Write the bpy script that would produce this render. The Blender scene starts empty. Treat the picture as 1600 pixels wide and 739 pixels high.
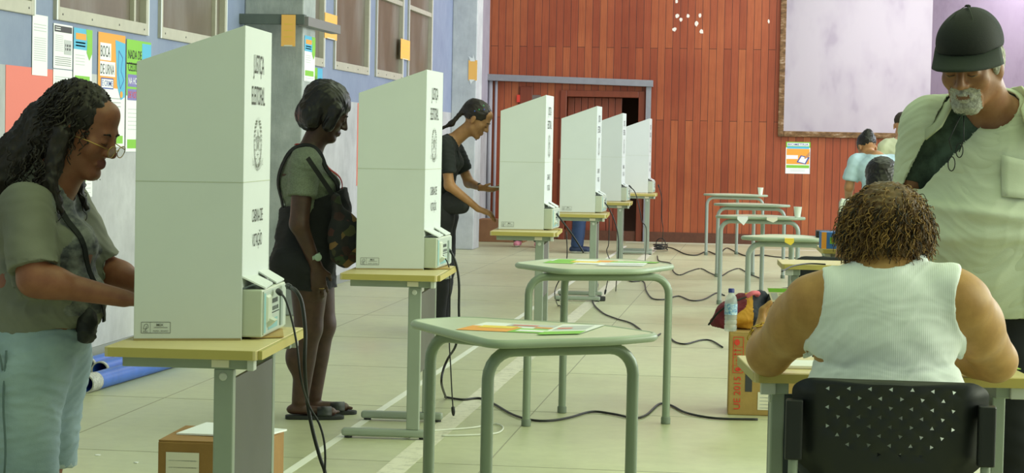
import bpy, bmesh, math, random
import numpy as np
from mathutils import Vector, Matrix, noise
from mathutils.geometry import delaunay_2d_cdt
random.seed(7); rng = np.random.default_rng(7)
C = bpy.context.scene.collection
PI = math.pi
# ---------------------------------------------------------------- camera
FOC = 3200.0; HC = 1.353
YAW = math.atan(405/FOC); PIT = math.atan(147.5/FOC); ROLL = 0.02
_f = np.array([-math.sin(YAW)*math.cos(PIT), math.cos(YAW)*math.cos(PIT), -math.sin(PIT)])
_r = np.array([math.cos(YAW), math.sin(YAW), 0.]); _u = np.cross(_r, _f)
_r2 = _r*math.cos(ROLL)+_u*math.sin(ROLL); _u2 = -_r*math.sin(ROLL)+_u*math.cos(ROLL)
cam = bpy.data.cameras.new('camera'); camo = bpy.data.objects.new('camera', cam); C.objects.link(camo)
m = Matrix.Identity(4)
for i in range(3):
    m[i][0] = _r2[i]; m[i][1] = _u2[i]; m[i][2] = -_f[i]
m[2][3] = HC
camo.matrix_world = m
cam.sensor_width = 36; cam.lens = 36*FOC/1600; cam.clip_start = .05; cam.clip_end = 200
bpy.context.scene.camera = camo
def at(px, py, **k):          # where the line of sight through a photo pixel meets the plane x=, y= or z=
    r = _f+_r2*(px-800)/FOC-_u2*(py-369.5)/FOC
    if 'z' in k: t = (k['z']-HC)/r[2]
    elif 'y' in k: t = k['y']/r[1]
    else: t = k['x']/r[0]
    return np.array([r[0]*t, r[1]*t, HC+r[2]*t])
# ---------------------------------------------------------------- light
sc = bpy.context.scene
sc.view_settings.view_transform = 'Standard'; sc.view_settings.look = 'None'
sc.view_settings.gamma = 1; sc.view_settings.use_curve_mapping = False
sc.view_settings.exposure = 0.0
w = bpy.data.worlds.new('world'); sc.world = w; w.use_nodes = True
w.node_tree.nodes['Background'].inputs[0].default_value = (0.80, 1.0, 0.88, 1)
w.node_tree.nodes['Background'].inputs[1].default_value = 0.37
def area(name, loc, rot, sx, sy, power, col):
    l = bpy.data.lights.new(name, 'AREA'); l.shape = 'RECTANGLE'; l.size = sx; l.size_y = sy; l.energy = power; l.color = col
    o = bpy.data.objects.new(name, l); C.objects.link(o); o.location = loc; o.rotation_euler = rot; return o
GREEN = (0.93, 1.0, 0.76); COOL = (0.88, 0.94, 1.0)
area('daylight_side_near', (7.5, 8.0, 3.2), (0, math.radians(80), 0), 3.5, 10, 640, GREEN)
area('daylight_side_far', (7.5, 20.5, 3.4), (0, math.radians(80), 0), 3.6, 15, 960, COOL)
area('overhead_fill_near', (0.5, 4.5, 5.6), (0, 0, 0), 5, 6, 120, (0.80, 1.0, 0.46))  # added overhead fill, no fixture seen; tints the near end green
area('overhead_fill_middle', (1.5, 13.0, 5.6), (0, 0, 0), 5, 5, 135, (0.84, 1.0, 0.72))  # added overhead fill for the middle of the hall, source unseen
area('overhead_fill_far', (0.5, 25.2, 5.6), (0, 0, 0), 6, 4, 240, (1.0, 0.97, 0.98))  # added overhead fill, brightens the far end and the plank wall
area('stage_fill', (2.6, 30.2, 4.6), (math.radians(30), 0, 0), 3, 1.2, 130, (1.0, 0.95, 1.0))  # added light to brighten the stage, no lamp known there
# ---------------------------------------------------------------- materials
def lin(c):
    if isinstance(c, str): c = [int(c[i:i+2], 16) for i in (0, 2, 4)]
    c = [v/255 for v in c]
    return tuple(v/12.92 if v <= .04045 else ((v+.055)/1.055)**2.4 for v in c)+(1,)
def new_mat(name):
    m = bpy.data.materials.new(name); m.use_nodes = True
    nt = m.node_tree; return m, nt, nt.nodes['Principled BSDF']
def coords(nt, scale=(1, 1, 1), rot=(0, 0, 0), kind='Object'):
    tc = nt.nodes.new('ShaderNodeTexCoord'); mp = nt.nodes.new('ShaderNodeMapping')
    mp.inputs['Scale'].default_value = scale; mp.inputs['Rotation'].default_value = rot
    nt.links.new(tc.outputs[kind], mp.inputs[0]); return mp.outputs[0]
def ntex(nt, vec, scale, detail=4, rough=.6):
    n = nt.nodes.new('ShaderNodeTexNoise'); n.inputs['Scale'].default_value = scale
    n.inputs['Detail'].default_value = detail; n.inputs['Roughness'].default_value = rough
    nt.links.new(vec, n.inputs['Vector']); return n.outputs['Fac']
def ramp(nt, fac, stops):
    r = nt.nodes.new('ShaderNodeValToRGB'); e = r.color_ramp.elements
    while len(e) < len(stops): e.new(.5)
    for i, (p, c) in enumerate(stops): e[i].position = p; e[i].color = c
    nt.links.new(fac, r.inputs[0]); return r.outputs[0]
def mixc(nt, a, b, fac, mode='MIX'):
    n = nt.nodes.new('ShaderNodeMix'); n.data_type = 'RGBA'; n.blend_type = mode
    for k, v in ((0, fac), (6, a), (7, b)):
        if hasattr(v, 'links'): nt.links.new(v, n.inputs[k])
        else: n.inputs[k].default_value = v
    return n.outputs[2]
def bump(nt, p, h, strength, dist=.01):
    b = nt.nodes.new('ShaderNodeBump'); b.inputs['Strength'].default_value = strength; b.inputs['Distance'].default_value = dist
    nt.links.new(h, b.inputs['Height']); nt.links.new(b.outputs[0], p.inputs['Normal'])
_mc = {}
def mat(name, col, rough=.6, metal=0., var=0., vs=20., bmp=0., bs=40., sc3=(1, 1, 1), alpha=None, spec=.5, col2=None):
    if name in _mc: return _mc[name]
    m, nt, p = new_mat(name)
    p.inputs['Roughness'].default_value = rough; p.inputs['Metallic'].default_value = metal
    p.inputs['Specular IOR Level'].default_value = spec
    c = lin(col); p.inputs['Base Color'].default_value = c
    v = coords(nt, sc3)
    if col2 is not None:
        f = ntex(nt, v, vs, 6); nt.links.new(ramp(nt, f, [(.38, c), (.62, lin(col2))]), p.inputs['Base Color'])
    elif var > 0:
        f = ntex(nt, v, vs); lo = tuple(x*(1-var) for x in c[:3])+(1,); hi = tuple(min(1, x*(1+var)) for x in c[:3])+(1,)
        nt.links.new(ramp(nt, f, [(.3, lo), (.7, hi)]), p.inputs['Base Color'])
    if bmp > 0: bump(nt, p, ntex(nt, v, bs, 3), bmp)
    if alpha is not None: p.inputs['Alpha'].default_value = alpha
    _mc[name] = m; return m
# ---------------------------------------------------------------- mesh helpers
class MB:
    def __init__(s): s.v = []; s.f = []; s.m = []; s.ch = []
    def add(s, vs, fs, mi=0):
        n = len(s.v); s.ch.append((vs, fs, mi)); s.v += [tuple(map(float, p)) for p in vs]; s.f += [tuple(i+n for i in f) for f in fs]
        s.m += [mi]*len(fs) if isinstance(mi, int) else list(mi); return s
    def build_each(s, name, *a, **k):          # one object per shape collected
        return [MB().add(*c).build(name, *a, **k) for c in s.ch]
    def box(s, x0, x1, y0, y1, z0, z1, mi=0, M=None):
        v = [(x, y, z) for x in (x0, x1) for y in (y0, y1) for z in (z0, z1)]
        if M is not None: v = [tuple(M @ Vector(p)) for p in v]
        return s.add(v, [(0, 1, 3, 2), (4, 6, 7, 5), (0, 4, 5, 1), (2, 3, 7, 6), (0, 2, 6, 4), (1, 5, 7, 3)], mi)
    def tube(s, pts, r, n=10, mi=0, closed=False, caps=True):
        P = np.array(pts, float); N = len(P)
        R = np.full(N, r) if np.isscalar(r) else np.array(r, float)
        T = np.gradient(P, axis=0) if not closed else np.roll(P, -1, 0)-np.roll(P, 1, 0)
        T /= np.linalg.norm(T, axis=1)[:, None]+1e-12
        a = np.array([0, 0, 1.]) if abs(T[0][2]) < .9 else np.array([1., 0, 0])
        u = np.cross(T[0], a); u /= np.linalg.norm(u); vs = []
        an = np.arange(n)*2*PI/n; ca = np.cos(an)[:, None]; sa = np.sin(an)[:, None]
        for i in range(N):
            u = u-T[i]*(u@T[i]); u /= np.linalg.norm(u)+1e-12; b = np.cross(T[i], u)
            vs.append(P[i]+R[i]*(ca*u+sa*b))
        V = np.concatenate(vs); fs = []
        for i in range(N if closed else N-1):
            j = (i+1) % N
            fs += [(i*n+k, i*n+(k+1) % n, j*n+(k+1) % n, j*n+k) for k in range(n)]
        if caps and not closed: fs += [tuple(range(n))[::-1], tuple((N-1)*n+k for k in range(n))]
        return s.add(V, fs, mi)
    def lathe(s, prof, c=(0, 0, 0), n=24, mi=0, M=None, cap=True):
        vs = [(r*math.cos(2*PI*k/n), r*math.sin(2*PI*k/n), z) for r, z in prof for k in range(n)]
        if M is not None: vs = [M @ Vector(p) for p in vs]
        vs = [(p[0]+c[0], p[1]+c[1], p[2]+c[2]) for p in vs]
        fs = [(i*n+k, i*n+(k+1) % n, (i+1)*n+(k+1) % n, (i+1)*n+k) for i in range(len(prof)-1) for k in range(n)]
        if cap: fs += [tuple(range(n))[::-1], tuple((len(prof)-1)*n+k for k in range(n))]
        return s.add(vs, fs, mi)
    def prism(s, poly, z0, z1, mi=0, M=None):
        n = len(poly); v = [(x, y, z0) for x, y in poly]+[(x, y, z1) for x, y in poly]
        if M is not None: v = [M @ Vector(p) for p in v]
        return s.add(v, [tuple(range(n))[::-1], tuple(range(n, 2*n))]+[(i, (i+1) % n, n+(i+1) % n, n+i) for i in range(n)], mi)
    def build(s, name, mats, parent=None, smooth=False, bevel=0, seg=2, angle=None, loc=None, rotz=0, recalc=True):
        me = bpy.data.meshes.new(name); me.from_pydata(s.v, [], s.f); me.validate()
        if not isinstance(mats, (list, tuple)): mats = [mats]
        for q in mats: me.materials.append(q)
        if len(me.polygons) == len(s.m): me.polygons.foreach_set('material_index', s.m)
        if recalc: bm = bmesh.new(); bm.from_mesh(me); bmesh.ops.recalc_face_normals(bm, faces=bm.faces); bm.to_mesh(me); bm.free()
        if smooth: me.polygons.foreach_set('use_smooth', [True]*len(me.polygons))
        if angle: me.set_sharp_from_angle(angle=math.radians(angle))
        o = bpy.data.objects.new(name, me); C.objects.link(o)
        if parent is not None: o.parent = parent
        if loc is not None: o.location = loc
        o.rotation_euler.z = rotz
        if bevel:
            b = o.modifiers.new('bevel', 'BEVEL'); b.width = bevel; b.segments = seg; b.limit_method = 'ANGLE'; b.angle_limit = math.radians(40)
        return o
def tag(o, label=None, cat=None, group=None, kind=None):
    if label: o['label'] = label
    if cat: o['category'] = cat
    if group: o['group'] = group
    if kind: o['kind'] = kind
    return o
def empty(name, loc=(0, 0, 0), rz=0, label=None, cat=None, group=None, kind=None):
    o = bpy.data.objects.new(name, None); C.objects.link(o); o.location = loc; o.rotation_euler.z = rz
    o.empty_display_size = .1
    return tag(o, label, cat, group, kind)
def copy_tree(o, parent=None):
    c = o.copy(); C.objects.link(c)
    if parent is not None: c.parent = parent
    for ch in [x for x in bpy.data.objects if x.parent == o]: copy_tree(ch, c)
    return c
def rounded(poly, r, n=5):
    out = []; N = len(poly)
    for i in range(N):
        p0, p1, p2 = (np.array(poly[(i+k) % N], float) for k in (-1, 0, 1))
        a = (p0-p1)/np.linalg.norm(p0-p1); b = (p2-p1)/np.linalg.norm(p2-p1)
        q = min(r, np.linalg.norm(p0-p1)*.45, np.linalg.norm(p2-p1)*.45); A = p1+a*q; B = p1+b*q
        for k in range(n+1):
            t = k/n; out.append(tuple((1-t)**2*A+2*t*(1-t)*p1+t*t*B))
    return out
def smooth_path(pts, n=8):
    P = np.array(pts, float); P = np.vstack([2*P[0]-P[1], P, 2*P[-1]-P[-2]]); out = []
    for i in range(1, len(P)-2):
        for k in range(n):
            t = k/n; a, b, c, d = P[i-1], P[i], P[i+1], P[i+2]
            out.append(.5*((2*b)+(-a+c)*t+(2*a-5*b+4*c-d)*t*t+(-a+3*b-3*c+d)*t**3))
    out.append(P[-2]); return np.array(out)
# ---------------------------------------------------------------- flat print: lettering and pictures on a surface
_tx = {}
def text2d(t):
    if t in _tx: return _tx[t]
    cu = bpy.data.curves.new('lettering', 'FONT'); cu.body = t; cu.size = 1; cu.resolution_u = 3; cu.fill_mode = 'FRONT'; cu.offset = .004
    o = bpy.data.objects.new('lettering', cu); C.objects.link(o)
    me = o.to_mesh(); v = np.array([x.co[:] for x in me.vertices]); f = [tuple(p.vertices) for p in me.polygons]
    o.to_mesh_clear(); bpy.data.objects.remove(o); bpy.data.curves.remove(cu)
    if len(v): v[:, 0] -= v[:, 0].min()
    _tx[t] = (v, f); return _tx[t]
class Print:
    """collects flat shapes on a plane: org + x*right + y*up, each a hair above the sheet below it"""
    def __init__(s, org, right, up, mats, thick=0.0):
        s.o = np.array(org, float); s.r = np.array(right, float); s.u = np.array(up, float)
        s.r /= np.linalg.norm(s.r); s.u /= np.linalg.norm(s.u); s.n = np.cross(s.r, s.u)
        s.b = MB(); s.mats = mats; s.k = 0; s.names = list(mats)
    def P(s, x, y, l): return s.o+s.r*x+s.u*y+s.n*(.0006*l+.0004)
    def mi(s, n): return s.names.index(n)
    def rect(s, x0, y0, x1, y1, c, l=1): s.b.add([s.P(x0, y0, l), s.P(x1, y0, l), s.P(x1, y1, l), s.P(x0, y1, l)], [(0, 1, 2, 3)], s.mi(c))
    def poly(s, pts, c, l=1):
        if sum(pts[i][0]*pts[(i+1) % len(pts)][1]-pts[(i+1) % len(pts)][0]*pts[i][1] for i in range(len(pts))) < 0: pts = pts[::-1]
        s.b.add([s.P(x, y, l) for x, y in pts], [tuple(range(len(pts)))], s.mi(c))
    def circ(s, x, y, rx, ry, c, l=1, n=16, rot=0):
        cs, sn = math.cos(rot), math.sin(rot)
        s.poly([(x+rx*math.cos(a)*cs-ry*math.sin(a)*sn, y+rx*math.cos(a)*sn+ry*math.sin(a)*cs) for a in np.arange(n)*2*PI/n], c, l)
    def line(s, x0, y0, x1, y1, w, c, l=1):
        d = np.array([x1-x0, y1-y0]); d /= np.linalg.norm(d)+1e-9; n = np.array([-d[1], d[0]])*w/2
        s.poly([(x0+n[0], y0+n[1]), (x0-n[0], y0-n[1]), (x1-n[0], y1-n[1]), (x1+n[0], y1+n[1])], c, l)
    def ring(s, pts, w, c, l=1):
        for i in range(len(pts)): a, b = pts[i], pts[(i+1) % len(pts)]; s.line(a[0], a[1], b[0], b[1], w, c, l)
    def text(s, t, x, y, h, c, width=None, l=2, align='l', rot=False):
        v, f = text2d(t)
        if not len(v): return
        sy = h/.72; W = v[:, 0].max(); sx = sy if width is None else width/W
        x0 = x if align == 'l' else x-W*sx/2
        if rot: pts = [s.P(x-q[1]*sy, y+q[0]*sx, l) for q in v]
        else: pts = [s.P(x0+q[0]*sx, y+q[1]*sy, l) for q in v]
        s.b.add(pts, f, s.mi(c))
    def build(s, name, parent=None, **k): return s.b.build(name, [s.mats[n] for n in s.names], parent, recalc=False, **k)
def K(name, col, **k): return mat('ink_'+name, col, rough=k.pop('rough', .55), **k)
INK = dict(white=K('white', 'eef0f2'), grey=K('grey', '85878a'), lgrey=K('light_grey', 'bfc2c6'), dark=K('dark', '3c3c40'), black=K('black', '1d1d20'),
           orange=K('orange', 'f0a23c'), blue=K('sky_blue', '56b4dc'), green=K('green', '84c441'), purple=K('purple', '7f78b8'), navy=K('navy', '3c4fa8'),
           red=K('red', 'd8402f'), coral=K('coral', 'e67a6c'), yellow=K('yellow', 'f2d24a'), skin=K('hand', 'c58a5c'), cream=K('cream', 'e9e3d2'))
def emblem(p, cx, cy, h, c):     # coat of arms in line print: star, ring, two branches, sword, ribbon, rays
    s = h
    def star(r, q, n=5): return [(cx+(r if i % 2 == 0 else q)*math.sin(i*PI/n), cy+.08*s+(r if i % 2 == 0 else q)*math.cos(i*PI/n)) for i in range(2*n)]
    p.ring(star(.20*s, .095*s), .010*s, c, 3); p.ring(star(.15*s, .07*s), .008*s, c, 3)
    for i in range(5):
        a = i*2*PI/5; p.line(cx, cy+.08*s, cx+.19*s*math.sin(a), cy+.08*s+.19*s*math.cos(a), .006*s, c, 3)
    for r, w in ((.085, .012), (.06, .008)):
        p.ring([(cx+r*s*math.cos(a), cy+.08*s+r*s*math.sin(a)) for a in np.arange(20)*2*PI/20], w*s, c, 4)
    for i in range(5): p.circ(cx+.03*s*math.sin(i*1.256), cy+.08*s+.03*s*math.cos(i*1.256), .007*s, .007*s, c, 4, 6)
    for sg in (-1, 1):
        for i in range(13):
            a = math.radians(-75+i*11.5); x = cx+sg*.29*s*math.cos(a); y = cy+.05*s+.40*s*math.sin(a)
            p.circ(x, y, .055*s, .016*s, c, 3, 8, rot=(a+PI/2+.6) if sg > 0 else (PI/2-a-.6))
            p.circ(x+sg*.03*s, y+.01*s, .012*s, .012*s, c, 3, 6)
            if i % 2: p.circ(x-sg*.05*s, y, .04*s, .010*s, c, 3, 8, rot=(a+PI/2-.7) if sg > 0 else (PI/2-a+.7))
    p.line(cx, cy-.42*s, cx, cy-.10*s, .018*s, c, 3); p.line(cx-.05*s, cy-.14*s, cx+.05*s, cy-.14*s, .014*s, c, 3)
    for a in np.linspace(-.9, .9, 11): p.line(cx+.24*s*math.sin(a), cy+.10*s+.24*s*math.cos(a), cx+.34*s*math.sin(a), cy+.10*s+.38*s*math.cos(a), .007*s, c, 3)
    top = [(cx+t*.36*s, cy-.34*s+.10*s*t*t) for t in np.linspace(-1, 1, 13)]; bot = [(x, y-.055*s) for x, y in top]
    p.ring(top+bot[::-1], .008*s, c, 3)
    for i in range(1, 12): p.line(top[i][0], top[i][1]-.015*s, bot[i][0], bot[i][1]+.015*s, .008*s, c, 3)
    for sg in (-1, 1): p.ring([(cx+sg*.36*s, cy-.25*s), (cx+sg*.43*s, cy-.20*s), (cx+sg*.41*s, cy-.27*s), (cx+sg*.44*s, cy-.32*s), (cx+sg*.36*s, cy-.30*s)], .007*s, c, 3)
# ================================================================ SETTING
XW = -4.0; YB = 28.65; ZT = 6.0
# floor
m, nt, p = new_mat('polished_concrete_floor')
v = coords(nt); f1 = ntex(nt, v, .55, 8, .62); f2 = ntex(nt, v, 9, 6, .7)
c1 = ramp(nt, f1, [(.3, lin('b0b391')), (.5, lin('bfc29e')), (.72, lin('cbcea9'))])
c2 = mixc(nt, c1, ramp(nt, f2, [(.35, lin('8f8e80')), (.6, (1, 1, 1, 1))]), .14, 'MULTIPLY')
nt.links.new(c2, p.inputs['Base Color'])
nt.links.new(ramp(nt, f1, [(.3, (.30,)*3+(1,)), (.7, (.48,)*3+(1,))]), p.inputs['Roughness']); bump(nt, p, f2, .04)
floor_m = m
b = MB(); b.box(XW-.3, 9, -3, YB+.3, -.1, 0); fl = b.build('floor', floor_m); tag(fl, kind='structure')
jm = mat('floor_joint_groove', '999884', .9)
b = MB()
for x in np.arange(-3.08, 9, 1.92): b.box(x-.003, x+.003, -3, YB, 0, .0008)
for y in np.arange(10.2-1.76*7, YB, 1.76): b.box(XW, 9, y-.003, y+.003, 0, .0008)
b.build('floor_joint', jm, fl)
lw = mat('floor_line_white', 'e6e8da', .5, var=.05, vs=6)
m, nt, p = new_mat('floor_line_worn'); v = coords(nt)
nt.links.new(ramp(nt, ntex(nt, v, 14, 8, .75), [(.35, lin('b9b7a2')), (.52, lin('dcd9c4'))]), p.inputs['Base Color']); p.inputs['Roughness'].default_value = .5
b = MB(); b.box(-1.935, -1.895, -3, 27.2, .0008, .0016); b.build('painted_line', lw, fl)
b = MB(); b.box(-1.565, -1.455, -3, 27.2, .0008, .0014); b.build('painted_line', m, fl)
b = MB(); b.box(-.2, 3.4, 27.25, 27.32, .0008, .0016); b.box(-2, 8, 28.30, 28.42, .0008, .0016); b.build('painted_line', lw, fl)
b = MB(); b.box(1.24, 1.32, 3, 18, .0008, .0014); b.build('painted_line', mat('floor_line_yellow', 'c9b64a', .5), fl)
b = MB(); b.box(XW-.3, 9, -3, 33.5, ZT, ZT+.1); ce = b.build('ceiling', mat('white_ceiling_paint', 'd8dcd8', .8)); tag(ce, kind='structure')
# left wall : blue paint above, bare cement below
def wall_mat(name, stops, sc_, bs, detail=8, bstr=.15, extra=None):
    m, nt, p = new_mat(name); v = coords(nt); f = ntex(nt, v, sc_, detail, .65)
    c = ramp(nt, f, stops); f2 = ntex(nt, coords(nt, (1, 1, .25)), bs, 5)
    if extra: c = mixc(nt, c, extra, ramp(nt, ntex(nt, coords(nt, (1, 1, .3)), 3.0, 6, .7), [(.52, (0, 0, 0, 1)), (.68, (.55,)*3+(1,))]))
    nt.links.new(c, p.inputs['Base Color']); p.inputs['Roughness'].default_value = .75; bump(nt, p, f2, bstr); return m
blue_m = wall_mat('blue_wall_paint', [(.3, lin('7d88a6')), (.7, lin('8f99b4'))], 2.2, 30)
cem_m = wall_mat('whitewashed_cement', [(.3, lin('a3a3a8')), (.5, lin('b3b3b8')), (.7, lin('c4c4c9'))], 2.5, 14, bstr=.3)
col_m = wall_mat('bare_concrete', [(.3, lin('8d9494')), (.5, lin('a0a6a6')), (.7, lin('b4b9b9'))], 4, 26, bstr=.4, extra=lin('c2c6c6'))
col_l = wall_mat('limewashed_concrete', [(.3, lin('b4b8be')), (.5, lin('c2c6cb')), (.7, lin('d0d3d6'))], 4, 26, bstr=.3)
lil_m = wall_mat('lilac_grey_paint', [(.3, lin('a39fb0')), (.7, lin('b3afc0'))], 3, 12)
WINS = [(8.6, 10.715), (11.043, 12.747), (13.0, 14.63), (16.05, 17.93), (18.357, 19.961), (20.32, 21.83), (22.136, 23.70)]
ZB, ZH = 1.985, 4.0
b = MB()
b.box(XW-.2, XW, -3, 33.5, 0, 1.705, 1)
b.box(XW-.2, XW, -3, 25.6, 1.705, ZB, 0); b.box(XW-.2, XW, 25.6, YB+.2, 1.705, ZT, 2); b.box(XW-.2, XW, -3, 25.6, ZH, ZT, 0)
ys = [-3]+[q for a in WINS for q in a]+[25.6]
for i in range(0, len(ys), 2): b.box(XW-.2, XW, ys[i], ys[i+1], ZB, ZH, 0)
tag(b.build('wall_left', [blue_m, cem_m, lil_m]), kind='structure')
for k, (y0, y1, x1) in enumerate([(15.2, 15.62, -3.545), (25.3, 25.8, -3.69)]):
    b = MB(); b.box(XW, x1, y0, y1, 0, ZT); o = b.build('trim_%d' % (k+1), col_m if k == 0 else col_l, bevel=.01); tag(o, 'bare concrete pillar against the left wall', kind='structure')
frm = mat('beige_window_frame', 'b9b5a9', .5, var=.06, vs=12)
edge_m = mat('white_frame_edge', 'e4e6ea', .5)
m, nt, p = new_mat('dusty_brown_glass'); v = coords(nt, (1, 1, .35))
nt.links.new(ramp(nt, ntex(nt, v, 1.8, 5, .6), [(.3, lin('5d564a')), (.5, lin('746a5e')), (.7, lin('8f8b86'))]), p.inputs['Base Color'])
p.inputs['Roughness'].default_value = .32; p.inputs['Alpha'].default_value = .93; glass_m = m
for k, (y0, y1) in enumerate(WINS):
    wn = empty('window_%d' % (k+1), (XW, (y0+y1)/2, ZB), kind='structure')
    a, c = y0-(y0+y1)/2, y1-(y0+y1)/2; H = ZH-ZB
    b = MB(); t = .055
    b.box(-.05, .020, a, a+t, 0, H); b.box(-.05, .020, c-t, c, 0, H); b.box(-.05, .020, a+t, c-t, 0, .075); b.box(-.05, .020, a+t, c-t, H-t, H)
    b.build('window_frame', [frm], wn, bevel=.004)
    b = MB(); b.box(-.045, .012, a+t, c-t, .80, .85)
    if k < 3: b.box(-.045, .005, c-.26, c-.225, .075, H-t)
    b.build_each('mullion', frm, wn, bevel=.003)
    b = MB(); b.box(-.032, -.024, a+t, c-t, .075, H-t); b.build('pane', glass_m, wn)
    b = MB(); b.box(.020, .022, a, a+.02, 0, H); b.box(.020, .022, c-.02, c, 0, H); b.build_each('edge_strip', edge_m, wn)
    b = MB()
    for yy in np.linspace(a+.1, c-.1, 4): b.lathe([(.006, 0), (.006, .003), (.003, .004)], (0, 0, 0), 8, M=Matrix.Translation((.020, yy, .035)) @ Matrix.Rotation(PI/2, 4, 'Y'))
    b.build_each('screw', mat('screw_metal', '6a6a66', .4, .8), wn, smooth=False)
# back wall : vertical planks, doorway, stage opening
m, nt, p = new_mat('varnished_plank_wall')
v = coords(nt, (1, 1, 1), (0, 0, 0))
sep = nt.nodes.new('ShaderNodeSeparateXYZ'); nt.links.new(v, sep.inputs[0])
cmb = nt.nodes.new('ShaderNodeCombineXYZ'); nt.links.new(sep.outputs['Z'], cmb.inputs['X']); nt.links.new(sep.outputs['X'], cmb.inputs['Y'])
br = nt.nodes.new('ShaderNodeTexBrick'); nt.links.new(cmb.outputs[0], br.inputs['Vector'])
br.inputs['Scale'].default_value = 1; br.inputs['Brick Width'].default_value = 2.7; br.inputs['Row Height'].default_value = .102
br.inputs['Mortar Size'].default_value = .0035; br.inputs['Mortar Smooth'].default_value = .3; br.inputs['Bias'].default_value = 0; br.offset = .37; br.squash = 1
br.inputs['Color1'].default_value = (0, 0, 0, 1); br.inputs['Color2'].default_value = (1, 1, 1, 1); br.inputs['Mortar'].default_value = (.5, .5, .5, 1)
pc = ramp(nt, br.outputs['Color'], [(0, lin('98492c')), (.35, lin('a04f31')), (.65, lin('a85735')), (1, lin('b4653c'))])
gr = ntex(nt, coords(nt, (18, 18, .9)), 3, 6, .7)
pc = mixc(nt, pc, ramp(nt, gr, [(.3, lin('a08078')), (.6, (1, 1, 1, 1))]), .35, 'MULTIPLY')
lrg = ntex(nt, coords(nt, (1, 1, 1)), .9, 4, .6)
pc = mixc(nt, pc, ramp(nt, lrg, [(.35, lin('d0a8a0')), (.6, (1, 1, 1, 1))]), .5, 'MULTIPLY')
pc = mixc(nt, pc, lin('2c130c'), br.outputs['Fac']); nt.links.new(pc, p.inputs['Base Color'])
p.inputs['Roughness'].default_value = .42; wood_m = m
inv = nt.nodes.new('ShaderNodeMath'); inv.operation = 'SUBTRACT'; inv.inputs[0].default_value = 1; nt.links.new(br.outputs['Fac'], inv.inputs[1]); bump(nt, p, inv.outputs[0], .5, .01)
SX = at(1227, 100, y=YB)[0]; SZ = at(1300, 206, y=YB)[2]
DX0 = at(886, 160, y=YB)[0]; DX1 = at(998, 160, y=YB)[0]; DZ = at(940, 152, y=YB)[2]
b = MB()
b.box(XW, DX0, YB, YB+.2, 0, ZT); b.box(DX0, DX1, YB, YB+.2, DZ, ZT); b.box(DX1, SX, YB, YB+.2, 0, ZT)
b.box(SX, 9, YB, YB+.2, 0, SZ); b.box(SX, 9, YB, YB+.2, 5.3, ZT); b.box(at(1455, 100, y=33.0)[0]+2.15, 9, YB, YB+.2, SZ, 5.3)
wb = b.build('wall_back', wood_m); tag(wb, kind='structure')
pm = mat('white_paint_dab', 'e6ded6', .7)
b = MB()
for px, py, a, c in ((1057, 2, 3, 4), (1058, 25, 4, 5), (1075, 25, 3, 4), (1094, 24, 3, 4), (1088, 37, 4, 5), (1064, 31, 3, 4), (1054, 46, 4, 4), (1096, 49, 4, 5), (1201, 33, 2, 4)):
    q = at(px, py, y=YB); k = 1/112.
    vs = [(q[0]+a*k*math.cos(t)*random.uniform(.6, 1), YB-.003, q[2]+c*k*math.sin(t)*random.uniform(.6, 1)) for t in np.arange(9)*2*PI/9]
    b.add(vs+[(x, YB, z) for x, y, z in vs], [tuple(range(9))]+[(i, (i+1) % 9, 9+(i+1) % 9, 9+i) for i in range(9)])
b.build('paint_dabs', pm, wb)
b = MB(); b.box(XW, 9, YB-.02, YB, 0, .14); tag(b.build('baseboard_back', mat('dark_baseboard', '5c3524', .6, var=.15)), kind='structure')
b = MB(); b.box(XW, XW+.012, -3, YB, 0, .08); tag(b.build('baseboard_left', mat('cement_baseboard', '8e9090', .8)), kind='structure')
# doorway in the back wall: leaf slid half aside, dark passage behind
d = empty('door_1', ((DX0+DX1)/2, YB, 0), kind='structure'); hx = (DX1-DX0)/2
tr = mat('dark_varnished_trim', '7a3a26', .4, var=.15, vs=10, sc3=(1, 1, .1))
b = MB(); b.box(-hx-.09, -hx, -.05, .1, 0, DZ+.09); b.box(hx, hx+.09, -.05, .1, 0, DZ+.09); b.box(-hx, hx, -.05, .1, DZ, DZ+.09); b.build('door_frame', tr, d, bevel=.008)
DL = at(971, 160, y=YB)[0]-(DX0+DX1)/2
b = MB()
n = 8
for i in range(n): b.box(-hx+i*(DL+hx)/n+.004, -hx+(i+1)*(DL+hx)/n-.004, .10, .14, .01, DZ-.005)
b.box(-hx, DL, .12, .15, .01, DZ-.005); b.build('door_leaf', mat('door_plank', '86422e', .45, var=.15, vs=8, sc3=(1, 1, .1)), d, bevel=.004)
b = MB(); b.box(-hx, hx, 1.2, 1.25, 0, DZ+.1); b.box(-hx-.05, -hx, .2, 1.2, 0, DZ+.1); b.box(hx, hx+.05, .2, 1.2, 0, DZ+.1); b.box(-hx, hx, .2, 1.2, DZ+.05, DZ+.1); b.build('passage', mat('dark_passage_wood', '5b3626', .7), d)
b = MB(); q = at(812, 200, y=YB)[0]; q2 = at(831, 200, y=YB)[0]
b.box(q, q2, YB-.035, YB, 0, at(820, 135, y=YB)[2]); tag(b.build('trim_3', tr, bevel=.005), 'varnished wooden pilaster left of the doorway', kind='structure')
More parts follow.
